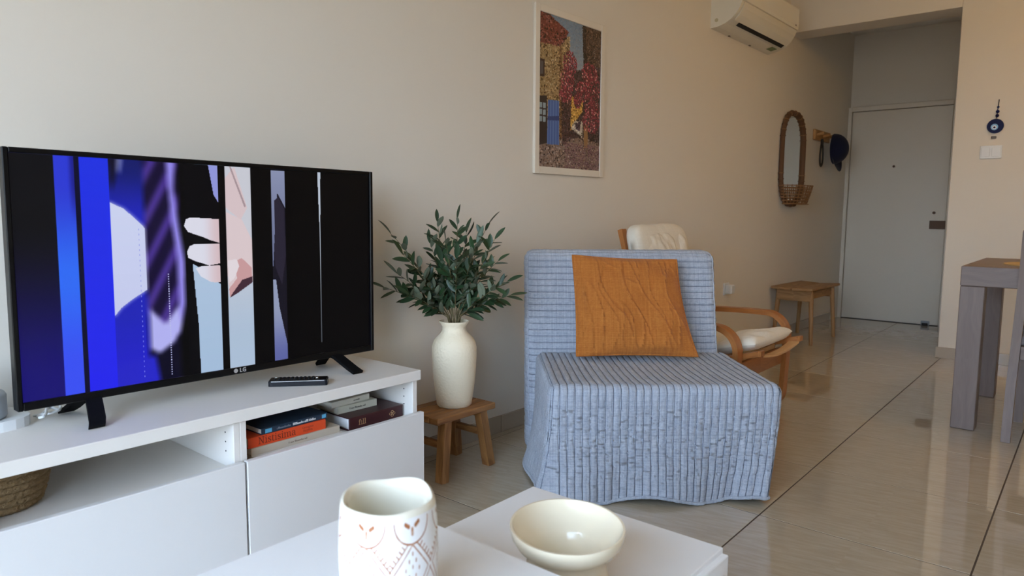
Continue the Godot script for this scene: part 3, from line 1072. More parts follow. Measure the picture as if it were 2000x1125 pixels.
	for k in 24:
		var a := TAU * k / 24.0
		base.append(Vector2(signf(cos(a)) * pow(absf(cos(a)), 0.6) * 0.12, signf(sin(a)) * pow(absf(sin(a)), 0.6) * 0.075))
	obj("base", MB.new().extrude(base, 0.0, 0.024, Basis(Vector3(1, 0, 0), Vector3(0, 0, -1), Vector3(0, 1, 0)), Vector3.ZERO), M.white_plastic, ro)
	obj("body", MB.new().lathe([Vector2(0, 0.024), Vector2(0.066, 0.024), Vector2(0.07, 0.03), Vector2(0.07, 0.075), Vector2(0.066, 0.082), Vector2(0, 0.083)], 36, Vector3(0.01, 0, 0)), mat(Color8(186, 196, 206), 0.4), ro)
	obj("top_box", bx(Vector3(0.005, 0.105, 0.0), Vector3(0.095, 0.043, 0.08), 0.008), M.grey_plastic, ro)
	var cable := []
	for k in 25:
		var a := float(k) / 24.0
		cable.append(Vector3(-1.96 + 0.03 * sin(a * 7.0), TOP + 0.006 + 0.012 * sin(a * PI), -(0.535 + 0.07 * sin(a * PI * 0.9) )) + Vector3(0.0, 0, 0.02 * a))
	tag(obj("cable", MB.new().tube(cable, 0.0035, -1.0, 8), M.white_plastic), "white cable curling on the bench behind the television", "cable")
	var cable2 := []
	for k in 25:
		var a := float(k) / 24.0
		cable2.append(Vector3(-1.93 + 0.035 * sin(a * 5.0 + 1.0), TOP + 0.014 + 0.006 * sin(a * PI), -(0.53 + 0.055 * a)))
	tag(obj("cable", MB.new().tube(cable2, 0.0035, -1.0, 8), M.white_plastic), "upper white cable loop behind the television's left foot", "cable")

	# seagrass basket in the left niche
	var bk := thing("seagrass_basket", "round woven seagrass basket in the left open niche", "basket", Vector3(-1.855, sh, -0.418))
	var prof := []
	for k in 61:
		var a := k / 60.0
		var rr := lerpf(0.085, 0.104, sin(a * PI * 0.6)) + 0.007 * absf(sin(a * PI * 6.0))
		prof.append(Vector2(rr, 0.002 + a * 0.098))
	for k in 20:
		var a := 1.0 - k / 19.0
		prof.append(Vector2(0.09, 0.006 + a * 0.094))
	prof.append(Vector2(0, 0.006))
	var twist := func(a: float, p: Vector2) -> Vector2: return Vector2(p.x + (0.0032 * sin(a * 40.0 + p.y * 260.0) if p.x > 0.0 else 0.0), p.y)
	obj("wall", MB.new().lathe(prof, 120, Vector3.ZERO, twist), M.rope, bk)
	var rim := []
	for k in 40:
		var a := TAU * k / 40.0
		rim.append(Vector3(cos(a) * 0.097, 0.101, sin(a) * 0.097))
	obj("rim", MB.new().tube(rim, 0.0065, -1.0, 8, true), M.rope, bk)


# ---------------------------------------------------------------- stool, vase, olive branches
func build_stool_and_vase() -> void:
	var t := thing("wooden_stool", "small wooden stool with splayed legs carrying the vase", "stool", Vector3(-1.917, 0, -1.918), PI / 2)
	var y := 0.25
	for k in 4:
		var m := bx(Vector3.ZERO, Vector3(0.322, 0.024, 0.0505), 0.003)
		m.off = Vector2(0.21 * k, 0.33 * k)
		var mm := MB.new()
		mm.off = Vector2(0.17 * k, 0.23 * k)
		mm.box(Vector3(0, y - 0.012, -0.0765 + 0.051 * k), Vector3(0.322, 0.024, 0.0505), 0.003)
		obj("seat_plank", mm, M.stool_wood, t)
	for sx in [-1.0, 1.0]:
		for sz in [-1.0, 1.0]:
			var a := Vector3(sx * 0.098, y - 0.022, sz * 0.075)
			var b := Vector3(sx * 0.132, 0.0, sz * 0.092)
			var mm := MB.new()
			mm.off = Vector2(0.31 * sx, 0.19 * sz)
			mm.sweep([a, b], Vector3(0, 0, 1), 0.036, 0.036)
			obj("leg", mm, M.stool_wood, t)
		obj("stretcher", bx(Vector3(sx * 0.112, 0.135, 0), Vector3(0.018, 0.026, 0.15), 0.002), M.stool_wood, t)
		obj("seat_batten", bx(Vector3(sx * 0.098, y - 0.035, 0), Vector3(0.03, 0.022, 0.14), 0.002), M.stool_wood, t)

	# vase
	var at := Vector3(-1.917, y, -1.945)
	var v := thing("vase", "tall cream ceramic vase standing on the wooden stool", "vase", at)
	var prof := []
	for q in [[0.0, 0.0], [0.064, 0.0], [0.068, 0.004], [0.072, 0.03], [0.080, 0.09], [0.0855, 0.15], [0.088, 0.20], [0.087, 0.235], [0.080, 0.258], [0.068, 0.274], [0.055, 0.287], [0.047, 0.300], [0.0455, 0.312], [0.050, 0.322], [0.058, 0.332], [0.0585, 0.336], [0.055, 0.3365], [0.046, 0.322], [0.041, 0.31], [0.045, 0.29], [0.075, 0.25], [0.08, 0.2], [0.06, 0.02], [0.0, 0.02]]:
		prof.append(Vector2(q[0], q[1]))
	var dent := noise(3.0, 9, 2)
	var hand := func(a: float, p: Vector2) -> Vector2: return Vector2(p.x * (1.0 + 0.018 * dent.get_noise_3d(cos(a), p.y * 6.0, sin(a))), p.y)
	obj("body", MB.new().lathe(prof, 64, Vector3.ZERO, hand), M.vase, v)

	# olive branches: every branch a part, every leaf a piece on it
	var mouth := at + Vector3(0, 0.325, 0)
	var pl := thing("olive_branches", "bunch of dark green olive branches in the cream vase", "branches", mouth)
	var right := Vector3(0.768, 0, -0.641)
	var near := Vector3(0.641, 0, 0.768)
	var s := 1.0 / 495.0
	var tips := [[-132, 85], [-120, 188], [-95, 150], [-70, 120], [-108, 112], [-85, 70], [-35, 212], [-15, 175], [8, 218], [-50, 168], [25, 190], [-25, 130], [10, 140], [72, 205], [50, 170], [88, 178], [60, 120], [95, 132], [115, 95], [122, 60], [90, 75], [35, 105], [-45, 90], [70, 45]]
	var rng := RandomNumberGenerator.new()
	rng.seed = 77
	var leaves := []
	var shapes := []
	for q in 5:
		shapes.append(leaf_mesh(q))
		leaves.append(shapes[q].mesh())
	var inner := MB.new()
	inner.use_color = true
	var count := 0
	for tp in tips:
		var side: float = tp[0] * s * 0.9
		var hgt: float = tp[1] * s * 0.93
		var dz := rng.randf_range(-0.02, 0.12)
		if side < -0.02: dz = rng.randf_range(0.03, 0.12) - side * 0.55
		if absf(side) < 0.11: dz = rng.randf_range(-0.05, 0.15)
		var tip := right * side + near * dz + Vector3(0, hgt, 0)
		var wob := Vector3(rng.randf_range(-0.012, 0.012), 0, rng.randf_range(-0.012, 0.012))
		var p0 := Vector3(rng.randf_range(-0.022, 0.022), -0.10, rng.randf_range(-0.022, 0.022))
		var p1 := Vector3(tip.x * 0.12, 0.02, tip.z * 0.12).limit_length(0.03) + Vector3(0, 0.01, 0)
		var p2 := tip * 0.55 + Vector3(0, hgt * 0.14, 0) + wob
		var pts := []
		var n := 14
		for k in n + 1:
			var a := float(k) / n
			# stem leaves the mouth, arches to the tip
			var c: Vector3
			if a < 0.2: c = p0.lerp(p1, a / 0.2)
			else:
				var b := (a - 0.2) / 0.8
				c = p1 * (1 - b) * (1 - b) + p2 * 2.0 * b * (1 - b) + tip * b * b
			pts.append(c)
		var br := obj("branch", MB.new().tube(pts, 0.0022, 0.0008, 6), M.stem, pl)
		var nl := 20
		for k in nl:
			var deep := k >= 12
			var a := lerpf(0.32, 1.0, float(k) / 11.0) if not deep else rng.randf_range(0.24, 0.86)
			var idx := clampi(int(a * n), 0, n - 1)
			var fr := a * n - idx
			var p: Vector3 = pts[idx].lerp(pts[idx + 1], fr)
			var tg: Vector3 = (pts[idx + 1] - pts[idx]).normalized()
			var ref := near if absf(tg.dot(near)) < 0.8 else Vector3.UP
			var ax1 := tg.cross(ref).normalized()
			var ax2 := tg.cross(ax1).normalized()
			var ang := k * 2.4 + rng.randf_range(-0.4, 0.4)
			var out := ax1 * cos(ang) + ax2 * sin(ang)
			var dir := (tg * rng.randf_range(0.45, 0.9) + out * (0.25 if k == 11 else rng.randf_range(0.6, 0.95))).normalized()
			var up := (Vector3.UP + near * 0.5 + Vector3(rng.randf_range(-0.7, 0.7), rng.randf_range(-0.4, 0.4), rng.randf_range(-0.7, 0.7))).normalized()
			var zx := dir.cross(up).normalized()
			if zx.length() < 0.1: zx = ax1
			var b := Basis(zx, zx.cross(dir).normalized(), -dir)
			var tip_x := mouth.x + p.x + dir.x * 0.055
			if tip_x < wall_x(1.9) + 0.012: continue
			var where := Transform3D(b.scaled(Vector3.ONE * rng.randf_range(0.82, 1.18)), p)
			if deep:
				inner.add(shapes[rng.randi_range(0, 4)], where)
				continue
			var l := obj("leaf", leaves[rng.randi_range(0, 4)], M.leaf, br)
			l.transform = where
			count += 1

	# the crowded leaves lower down, too many to pick apart
	obj("inner_leaves", inner, M.leaf, pl).set_meta("kind", "stuff")


func leaf_mesh(kind: int) -> MB:
	# along -z from the stalk, top up (+y); dark above, pale and dull below
	var rng := RandomNumberGenerator.new()
	rng.seed = 200 + kind
	var l := rng.randf_range(0.054, 0.068)
	var w := rng.randf_range(0.0088, 0.0118)
	var bend := rng.randf_range(-0.002, 0.012)
	var top := [Color(0.022, 0.052, 0.020), Color(0.030, 0.070, 0.026), Color(0.016, 0.040, 0.017), Color(0.046, 0.084, 0.038), Color(0.024, 0.056, 0.024)][kind] as Color
	var under := Color(0.17, 0.20, 0.14)
	var m := MB.new()
	m.use_color = true
	var n := 6
	for sheet in 2:
		var s := m.v.size()
		var sg := 1.0 if sheet == 0 else -1.0
		for k in n + 1:
			var a := float(k) / n
			var hw := w * pow(sin(PI * clampf(a * 0.93 + 0.05, 0.0, 1.0)), 0.75)
			if k == n: hw = 0.0003
			var z := -a * l
			var y := -bend * a * a + 0.0004 * sg
			for x in [-1.0, 0.0, 1.0]:
				var p := Vector3(x * hw, y + absf(x) * hw * 0.3, z)
				var nn := Vector3(-x * 0.3, 1.0, -2.0 * bend * a / l * -0.5).normalized() * sg
				m.vert(p, nn, Vector2(x, a), top if sheet == 0 else under)
		for k in n:
			for x in 2:
				var q := s + k * 3 + x
				m.tri(q, q + 1, q + 3)
				m.tri(q + 1, q + 4, q + 3)
	return m


# ---------------------------------------------------------------- quilted chair-bed with cover
func groove(x: float, pitch: float, depth: float) -> float:
	var d := absf(fposmod(x, pitch) - pitch * 0.5)
	d = pitch * 0.5 - d
	return -depth * exp(-pow(d / 0.0034, 2.0)) + depth * 0.3 * sin(clampf(d / (pitch * 0.5), 0, 1) * PI * 0.5)


func build_sofa_chair() -> void:
	var t := thing("chair_bed", "armless chair bed in a quilted blue grey cover", "armchair", Vector3(-1.105, 0, -2.165), deg_to_rad(42.0))
	# local: x to the right, y up, z to the front (front face at z = 0)
	var nz := noise(9.0, 5, 3)
	var nf := noise(26.0, 6, 2)
	var nw := noise(3.0, 8, 2)
	var np := noise(1.0, 12, 2)
	var hw := 0.413
	var pitch := 0.02655
	# --- seat and skirt: a rounded block, open below
	var half := Vector3(hw, 0.203, 0.31)
	var mid := Vector3(0, 0.217, -0.31)
	var rad := 0.035
	var seat := func(p: Vector3, face: int) -> Vector3:
		var q := p.clamp(-(half - Vector3.ONE * rad), half - Vector3.ONE * rad)
		if p.y < 0.0: q.y = p.y
		var nn := (p - q).normalized()
		var o := mid + q + nn * rad
		var below := clampf((0.40 - o.y) / 0.37, 0.0, 1.0)
		# seam channels: across the seat and down the front, and upright on the sides
		var d := 0.0
		if face < 2: d += groove(o.x + 0.004 * nw.get_noise_2d(o.y * 2.0, o.z * 2.0), pitch, 0.0028)
		else: d += groove(o.z, pitch, 0.002)
		# crumpled batting
		d += 0.0016 * nz.get_noise_3d(o.x * 1.2, o.y * 2.0, o.z * 1.2) + 0.0007 * nf.get_noise_3d(o.x, o.y * 2.4, o.z * 1.2)
		# short puckers across each channel
		var chan := floorf(o.x / pitch)
		var pk := np.get_noise_2d(o.x * 6.0, o.y * 46.0 + chan * 0.35 + o.z * 20.0)
		d -= 0.0026 * pow(clampf(1.0 - absf(pk) * 2.6, 0.0, 1.0), 2.0) * smoothstep(0.40, 0.30, o.y) * smoothstep(0.02, 0.12, o.y)
		o += nn * d
		# sag in the seat
		if nn.y > 0.5: o.y -= 0.012 * (1.0 - pow(absf(o.x) / hw, 2.0)) * sin(clampf(-o.z / 0.62, 0, 1) * PI)
		# hanging folds of the skirt
		var fold := below * below
		if nn.z > 0.3: o.z += fold * (0.018 + 0.016 * sin(o.x * 17.0 + 0.6) * below + 0.008 * nw.get_noise_2d(o.x * 3.0, 1.0))
		if nn.x < -0.3: o.x += -fold * (0.045 + 0.015 * sin(o.z * 14.0))
		if nn.x > 0.3: o.x += fold * 0.006 * sin(o.z * 12.0)
		o.x += -fold * clampf(o.x / hw, 0.0, 1.0) * 0.048
		o.y += fold * (0.011 * sin(o.x * 17.0 + 2.2) * (1.0 if nn.z > 0.3 else 0.4))
		return o
	var sm := MB.new()
	sm.sheet(func(u: float, w: float) -> Vector3: return seat.call(Vector3(lerpf(-half.x, half.x, u), lerpf(-half.y, half.y, w), half.z), 0), 250, 70)
	sm.sheet(func(u: float, w: float) -> Vector3: return seat.call(Vector3(lerpf(-half.x, half.x, u), half.y, lerpf(half.z, -half.z, w)), 1), 250, 70)
	sm.sheet(func(u: float, w: float) -> Vector3: return seat.call(Vector3(-half.x, lerpf(-half.y, half.y, w), lerpf(-half.z, half.z, u)), 2), 150, 60)
	sm.sheet(func(u: float, w: float) -> Vector3: return seat.call(Vector3(half.x, lerpf(-half.y, half.y, w), lerpf(half.z, -half.z, u)), 3), 150, 60)
	obj("seat_cover", sm, M.blue_cloth, t)
	# the stitching thread lying in the channels
	var thread := MB.new()
	for k in range(-15, 16):
		var x := k * pitch
		var line := []
		for q in 61: line.append(seat.call(Vector3(x, lerpf(-half.y, half.y, q / 60.0), half.z), 0) + Vector3(0, 0, 0.0012))
		for q in 26: line.append(seat.call(Vector3(x, half.y, lerpf(half.z, -half.z, q / 25.0)), 1) + Vector3(0, 0.0012, 0))
		thread.tube(line, 0.0009, -1.0, 4)
	obj("seat_stitching", thread, M.thread, t)
	# hem tape along the lower edge
	var hem := []
	for k in 61: hem.append(seat.call(Vector3(-half.x, -half.y, lerpf(-half.z, half.z, k / 60.0)), 2) + Vector3(0, 0.004, 0))
	for k in 121: hem.append(seat.call(Vector3(lerpf(-half.x, half.x, k / 120.0), -half.y, half.z), 0) + Vector3(0, 0.004, 0))
	for k in 61: hem.append(seat.call(Vector3(half.x, -half.y, lerpf(half.z, -half.z, k / 60.0)), 3) + Vector3(0, 0.004, 0))
	obj("hem", MB.new().tube(hem, 0.0065, -1.0, 6), M.blue_cloth, t)
	# --- frame feet and mattress base under the cover
	obj("base", bx(Vector3(0.01, 0.20, -0.33), Vector3(0.62, 0.16, 0.44), 0.01), M.black_matt, t)
	for x in [-0.26, 0.26]:
		for z in [-0.14, -0.52]: obj("foot", bx(Vector3(x, 0.06, z), Vector3(0.04, 0.12, 0.04), 0.003), M.black_matt, t)
	# --- backrest: leaning rounded block, channels across
	var bh := Vector3(0.421, 0.408, 0.065)
	var bmid := Vector3(-0.036, 0.440, -0.668)
	var br := 0.045
	var back := func(p: Vector3, face: int) -> Vector3:
		var q := p.clamp(-(bh - Vector3.ONE * br), bh - Vector3.ONE * br)
		if p.y < 0.0: q.y = p.y
		var nn := (p - q).normalized()
		var o := q + nn * br
		var d := groove(o.y + bh.y + 0.003 * nw.get_noise_2d(o.x * 3.0, o.y), pitch, 0.0028) if face == 0 or face == 3 else groove(o.y + bh.y, pitch, 0.002)
		if face == 1: d = groove(o.z + 0.01, pitch, 0.003)
		d += 0.0028 * nz.get_noise_3d(o.x * 1.6, o.y * 1.2, o.z + 4.0) + 0.0010 * nf.get_noise_3d(o.x * 2.0, o.y, o.z + 9.0)
		# a slack pull running down from the upper left corner
		if face == 0: d += 0.006 * exp(-pow((o.x + 0.20 - (0.39 - o.y) * 0.25) / 0.03, 2.0)) * smoothstep(-0.23, 0.07, o.y)
		o += nn * d
		o.z += -(o.y + 0.031) * 0.24
		return bmid + o
	var bm := MB.new()
	bm.sheet(func(u: float, w: float) -> Vector3: return back.call(Vector3(lerpf(-bh.x, bh.x, u), lerpf(-bh.y, bh.y, w), bh.z), 0), 90, 200)
	bm.sheet(func(u: float, w: float) -> Vector3: return back.call(Vector3(lerpf(-bh.x, bh.x, u), bh.y, lerpf(bh.z, -bh.z, w)), 1), 90, 30)
	bm.sheet(func(u: float, w: float) -> Vector3: return back.call(Vector3(-bh.x, lerpf(-bh.y, bh.y, w), lerpf(-bh.z, bh.z, u)), 2), 24, 200)
	bm.sheet(func(u: float, w: float) -> Vector3: return back.call(Vector3(bh.x, lerpf(-bh.y, bh.y, w), lerpf(bh.z, -bh.z, u)), 2), 24, 200)
	bm.sheet(func(u: float, w: float) -> Vector3: return back.call(Vector3(lerpf(bh.x, -bh.x, u), lerpf(-bh.y, bh.y, w), -bh.z), 3), 40, 60)
	obj("backrest_cover", bm, M.blue_cloth, t)
	var bthread := MB.new()
	for k in range(9, 32):
		var y := -bh.y + k * pitch
		if y > bh.y - 0.02: break
		var line := []
		for q in 81: line.append(back.call(Vector3(lerpf(-bh.x, bh.x, q / 80.0), y, bh.z), 0) + Vector3(0, 0, 0.0012))
		bthread.tube(line, 0.0009, -1.0, 4)
	obj("backrest_stitching", bthread, M.thread, t)
	for x in [-1.0, 1.0]:
		var pipe := []
		for k in 41: pipe.append(back.call(Vector3(x * bh.x, lerpf(-bh.y * 0.8, bh.y, k / 40.0), bh.z), 2))
		obj("seam_piping", MB.new().tube(pipe, 0.0035, -1.0, 6), M.blue_cloth, t)

	# --- rust linen cushion leaning on the backrest
	var c := thing("cushion", "rust brown linen cushion leaning on the blue grey backrest", "cushion", t.position, deg_to_rad(42.0))
	var tl := Vector3(-0.262, 0.832, -0.605)
	var tr := Vector3(0.180, 0.815, -0.60)
	var brr := Vector3(0.238, 0.432, -0.442)
	var bll := Vector3(-0.258, 0.434, -0.442)
	var pn := (tr - tl).cross(tl - bll).normalized()
	if pn.z < 0.0: pn = -pn
	var cn := noise(1.0, 15, 1)
	var pillow := func(u: float, w: float, sg: float) -> Vector3:
		var a := u * 2.0 - 1.0
		var b := w * 2.0 - 1.0
		# edges pulled in between the corners
		var aa := a * (1.0 - (0.075 if a > 0.0 else 0.03) * (1.0 - b * b))
		var bb := b * (1.0 - 0.035 * (1.0 - a * a))
		var uu := aa * 0.5 + 0.5
		var ww := bb * 0.5 + 0.5
		var p := bll.lerp(brr, uu).lerp(tl.lerp(tr, uu), ww)
		var th := 0.062 * pow(maxf(0.0, (1.0 - pow(absf(a), 2.6)) * (1.0 - pow(absf(b), 2.6))), 0.55)
		var bent := a + 0.10 * sin(b * 2.2) + 0.03 * sin(b * 6.0)
		var r1 := pow(clampf(1.0 - absf(cn.get_noise_2d(bent * 1.7, b * 0.45)) * 3.2, 0.0, 1.0), 2.0)
		var r2 := pow(clampf(1.0 - absf(cn.get_noise_2d(bent * 2.4 + 7.0, b * 0.6)) * 3.2, 0.0, 1.0), 2.0)
		var crease := 0.0042 * r1 + 0.0034 * r2 + 0.006 * cn.get_noise_2d(a * 1.0, b * 1.0 + 5.0)
		var soft := smoothstep(0.0, 0.25, (1.0 - absf(a)) * 1.6) * smoothstep(0.0, 0.25, (1.0 - absf(b)) * 1.6)
		return p + pn * (sg * th + crease * soft * 1.6)
	var cm := MB.new()
	cm.sheet(func(u: float, w: float) -> Vector3: return pillow.call(u, w, 1.0), 80, 80)
	cm.sheet(func(u: float, w: float) -> Vector3: return pillow.call(u, w, -1.0), 50, 50, -1.0)
	obj("cushion_cover", cm, M.rust_cloth, c)
	var edge := []
	for k in 30: edge.append(pillow.call(k / 30.0, 0.0, 0.0))
	for k in 30: edge.append(pillow.call(1.0, k / 30.0, 0.0))
	for k in 30: edge.append(pillow.call(1.0 - k / 30.0, 1.0, 0.0))
	for k in 30: edge.append(pillow.call(0.0, 1.0 - k / 30.0, 0.0))
	obj("piping", MB.new().tube(edge, 0.0045, -1.0, 6, true), M.rust_cloth, c)


# ---------------------------------------------------------------- bentwood armchair behind it
func arc(pts: Array, c: Vector2, r: float, a0: float, a1: float, x: float, n := 10) -> void:
	for k in n + 1:
		var a := lerpf(a0, a1, float(k) / n)
		pts.append(Vector3(x, c.y + sin(a) * r, c.x + cos(a) * r))


func build_bentwood_armchair() -> void:
	# local: x along the wall, z out into the room (the way the chair faces), origin at the wall end
	var t := thing("bentwood_armchair", "bentwood armchair with cream cushions behind the blue grey chair", "armchair", Vector3(-1.95, 0, -3.365), PI / 2)
	for s in [-1.0, 1.0]:
		var x: float = s * 0.325
		var p := [Vector3(x, 0.478, 0.12), Vector3(x, 0.49, 0.3), Vector3(x, 0.498, 0.5)]
		arc(p, Vector2(0.628, 0.388), 0.11, PI * 0.5, 0.0, x)
		p.append(Vector3(x, 0.30, 0.736))
		p.append(Vector3(x, 0.10, 0.728))
		arc(p, Vector2(0.653, 0.088), 0.075, 0.0, -PI * 0.5, x, 8)
		p.append(Vector3(x, 0.013, 0.4))
		p.append(Vector3(x, 0.013, 0.08))
		obj("arm_frame", MB.new().sweep(p, Vector3(1, 0, 0), 0.06, 0.024), M.poang_wood, t)
		# seat and back rail of bent wood
		var q := [Vector3(s * 0.265, 0.388, 0.815), Vector3(s * 0.265, 0.368, 0.74), Vector3(s * 0.265, 0.325, 0.6), Vector3(s * 0.265, 0.30, 0.42), Vector3(s * 0.265, 0.32, 0.32), Vector3(s * 0.265, 0.40, 0.25), Vector3(s * 0.265, 0.65, 0.165), Vector3(s * 0.265, 0.93, 0.085)]
		obj("seat_rail", MB.new().sweep(q, Vector3(1, 0, 0), 0.045, 0.024), M.poang_wood, t)
		obj("rail_end", bx(Vector3(s * 0.265, 0.389, 0.822), Vector3(0.046, 0.026, 0.016), 0.002), M.poang_wood, t)
	obj("front_crossrail", bx(Vector3(0, 0.285, 0.715), Vector3(0.59, 0.085, 0.022), 0.002), M.poang_wood, t)
	obj("rear_crossrail", bx(Vector3(0, 0.30, 0.36), Vector3(0.59, 0.06, 0.02), 0.002), M.poang_wood, t)
	# curved slats
	var fs := []
	for k in 13:
		var a := k / 12.0 * 2.0 - 1.0
		fs.append(Vector3(a * 0.245, 0.372 - 0.022 * (1.0 - a * a), 0.80))
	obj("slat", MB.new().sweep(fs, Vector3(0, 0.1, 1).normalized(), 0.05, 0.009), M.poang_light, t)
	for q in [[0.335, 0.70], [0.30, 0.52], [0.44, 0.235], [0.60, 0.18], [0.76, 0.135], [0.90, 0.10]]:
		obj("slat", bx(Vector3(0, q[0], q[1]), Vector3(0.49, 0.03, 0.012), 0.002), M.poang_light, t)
	# seat pad, a thin quilted mattress following the rails
	var nz := noise(5.0, 51, 3)
	var spine := Curve3D.new()
	for q in [[0.412, 0.79], [0.394, 0.70], [0.356, 0.56], [0.335, 0.45], [0.36, 0.36], [0.46, 0.285], [0.66, 0.22], [0.91, 0.145]]: spine.add_point(Vector3(0, q[0], q[1]))
	var len := spine.get_baked_length()
	var pad := func(u: float, w: float, sg: float) -> Vector3:
		var b := clampf(w, 0.0, 1.0) * len
		var p := spine.sample_baked(b, true)
		var e := spine.sample_baked(minf(b + 0.02, len), true) - spine.sample_baked(maxf(b - 0.02, 0.0), true)
		var nn := Vector3(1, 0, 0).cross(e.normalized()).normalized()
		if nn.y < 0.0 and nn.z < 0.0: nn = -nn
		var a := u * 2.0 - 1.0
		var prof := pow(maxf(0.0, 1.0 - pow(absf(a), 6.0)), 0.5) * pow(maxf(0.0, 1.0 - pow(absf(w * 2.0 - 1.0), 14.0)), 0.5)
		var th := 0.04 * prof
		var bump := 0.016 * nz.get_noise_2d(a * 0.25, w * 0.9) * prof
		return p + Vector3(a * 0.25, 0, 0) + nn * (0.012 + sg * th + (bump if sg > 0.0 else 0.0))
	var pm := MB.new()
	pm.sheet(func(u: float, w: float) -> Vector3: return pad.call(u, w, 1.0), 30, 80, -1.0)
	pm.sheet(func(u: float, w: float) -> Vector3: return pad.call(u, w, -1.0), 16, 50, 1.0)
	obj("seat_pad", pm, M.cream_cloth, t)
	# headrest roll
	var hr := func(u: float, w: float) -> Vector3:
		var a := w * TAU
		var e := u * 2.0 - 1.0
		var r := pow(maxf(0.0, 1.0 - pow(absf(e), 9.0)), 0.5)
		var cc := signf(cos(a)) * pow(absf(cos(a)), 0.7)
		var ss := signf(sin(a)) * pow(absf(sin(a)), 0.7)
		var y := 0.845 + ss * 0.112 * r
		return Vector3(e * 0.285, y + 0.004 * nz.get_noise_2d(e * 0.3, 3.0), 0.155 - (y - 0.86) * 0.25 + cc * 0.052 * r)
	obj("headrest", MB.new().sheet(hr, 60, 48, -1.0), M.cream_cloth, t)


# ---------------------------------------------------------------- coffee tables, cup and dish
func build_coffee_tables() -> void:
	# higher one nearest the camera
	var a := thing("coffee_table", "white coffee table nearest the camera carrying the patterned cup", "coffee table", Vector3(-0.68, 0, -0.48))
	obj("top", bx(Vector3(0, 0.487, 0), Vector3(0.505, 0.026, 0.574), 0.0015), M.table_white, a)
	for s in [-1.0, 1.0]: obj("side_panel", bx(Vector3(s * 0.235, 0.237, 0), Vector3(0.022, 0.474, 0.55), 0.0015), M.table_white, a)
	obj("back_panel", bx(Vector3(0, 0.27, -0.264), Vector3(0.446, 0.40, 0.018), 0.0015), M.table_white, a)
	obj("shelf", bx(Vector3(0, 0.12, 0.01), Vector3(0.446, 0.02, 0.52), 0.0015), M.table_white, a)
	# lower drawer unit beyond it
	var b := thing("drawer_table", "lower white drawer table carrying the cream pedestal dish", "side table", Vector3(-0.705, 0, -0.985))
	obj("top", bx(Vector3(-0.0045, 0.391, 0), Vector3(0.443, 0.018, 0.42), 0.0015), M.table_white, b)
	obj("body", bx(Vector3(-0.008, 0.206, 0), Vector3(0.434, 0.346, 0.412), 0.0015), M.table_white, b)
	obj("plinth", bx(Vector3(-0.012, 0.017, 0), Vector3(0.40, 0.032, 0.37), 0.0), M.table_white, b)
	var dr := obj("drawer_front", bx(Vector3(0.2195, 0.286, 0), Vector3(0.018, 0.208, 0.416), 0.0015), M.table_white, b)
	obj("drawer_front", bx(Vector3(0.2195, 0.108, 0), Vector3(0.018, 0.140, 0.416), 0.0015), M.table_white, b)
	obj("handle", bx(Vector3(0.24, 0.347, -0.15), Vector3(0.026, 0.03, 0.075), 0.004), M.white_plastic, dr)

	# cup
	var c := thing("patterned_cup", "white ceramic cup with brown scallop pattern on the coffee table", "cup", Vector3(-0.668, 0.50, -0.559))
	var r := 0.0615
	var h := 0.148
	var wave := func(ang: float, p: Vector2) -> Vector2:
		var k := smoothstep(0.05, h, p.y)
		return Vector2(p.x * (1.0 + 0.026 * k * cos(4.0 * ang + 0.7) + 0.008 * k * cos(3.0 * ang)), p.y + 0.0016 * k * cos(4.0 * ang + 0.4) + 0.0015 * k * cos(ang + 2.0))
	var cm := mat(Color.WHITE, 0.22)
	cm.albedo_texture = cup_pattern()
	cm.clearcoat_enabled = true
	cm.clearcoat = 0.3
	cm.uv1_offset = Vector3(0.243, 0.075, 0)
	var outer := [Vector2(r * 0.88, 0.0), Vector2(r * 0.97, 0.008), Vector2(r, 0.03), Vector2(r * 1.03, 0.08), Vector2(r * 1.02, 0.12), Vector2(r * 0.995, h - 0.006)]
	outer.reverse()
	obj("body", MB.new().lathe(outer, 112, Vector3.ZERO, wave, 7.0, 1.0 / 0.152), cm, c)
	# the lathe above runs downward, so its normals are turned outward by tri(); the lip and inside are plain glaze
	var inner := [Vector2(r * 0.995, h - 0.006), Vector2(r * 0.98, h - 0.001), Vector2(r * 0.92, h + 0.0012), Vector2(r * 0.85, h - 0.002), Vector2(r * 0.825, h - 0.009), Vector2(r * 0.85, h - 0.03), Vector2(r * 0.89, 0.075), Vector2(r * 0.84, 0.068), Vector2(r * 0.6, 0.066), Vector2(0, 0.066)]
	obj("rim_and_inside", MB.new().lathe(inner, 112, Vector3.ZERO, wave), M.cup_inside, c)
	obj("base", MB.new().lathe([Vector2(0, 0.0), Vector2(r * 0.88, 0.0)], 60), M.cup_inside, c)

	# pedestal dish with a tipped rim
	var d := thing("pedestal_dish", "cream glazed dish on a flared foot on the lower table", "dish", Vector3(-0.622, 0.40, -0.888))
	var to_cam := atan2(0.622, 0.888)
	var tip := func(ang: float, p: Vector2) -> Vector2:
		# the bowl is thrown oval and its rim dips towards the room
		var k := smoothstep(0.045, 0.10, p.y)
		var dirn := cos(ang - (PI / 2 - 0.45))
		return Vector2(p.x * (1.0 + 0.03 * k * cos(2.0 * ang)), p.y - 0.006 * k * dirn)
	var prof := [Vector2(0, 0), Vector2(0.072, 0.0), Vector2(0.073, 0.004), Vector2(0.069, 0.02), Vector2(0.064, 0.05), Vector2(0.064, 0.064), Vector2(0.070, 0.070), Vector2(0.080, 0.078), Vector2(0.088, 0.091), Vector2(0.0915, 0.106), Vector2(0.091, 0.1095), Vector2(0.0875, 0.1095), Vector2(0.083, 0.099), Vector2(0.074, 0.086), Vector2(0.062, 0.076), Vector2(0.054, 0.066), Vector2(0.051, 0.046), Vector2(0.048, 0.039), Vector2(0, 0.037)]
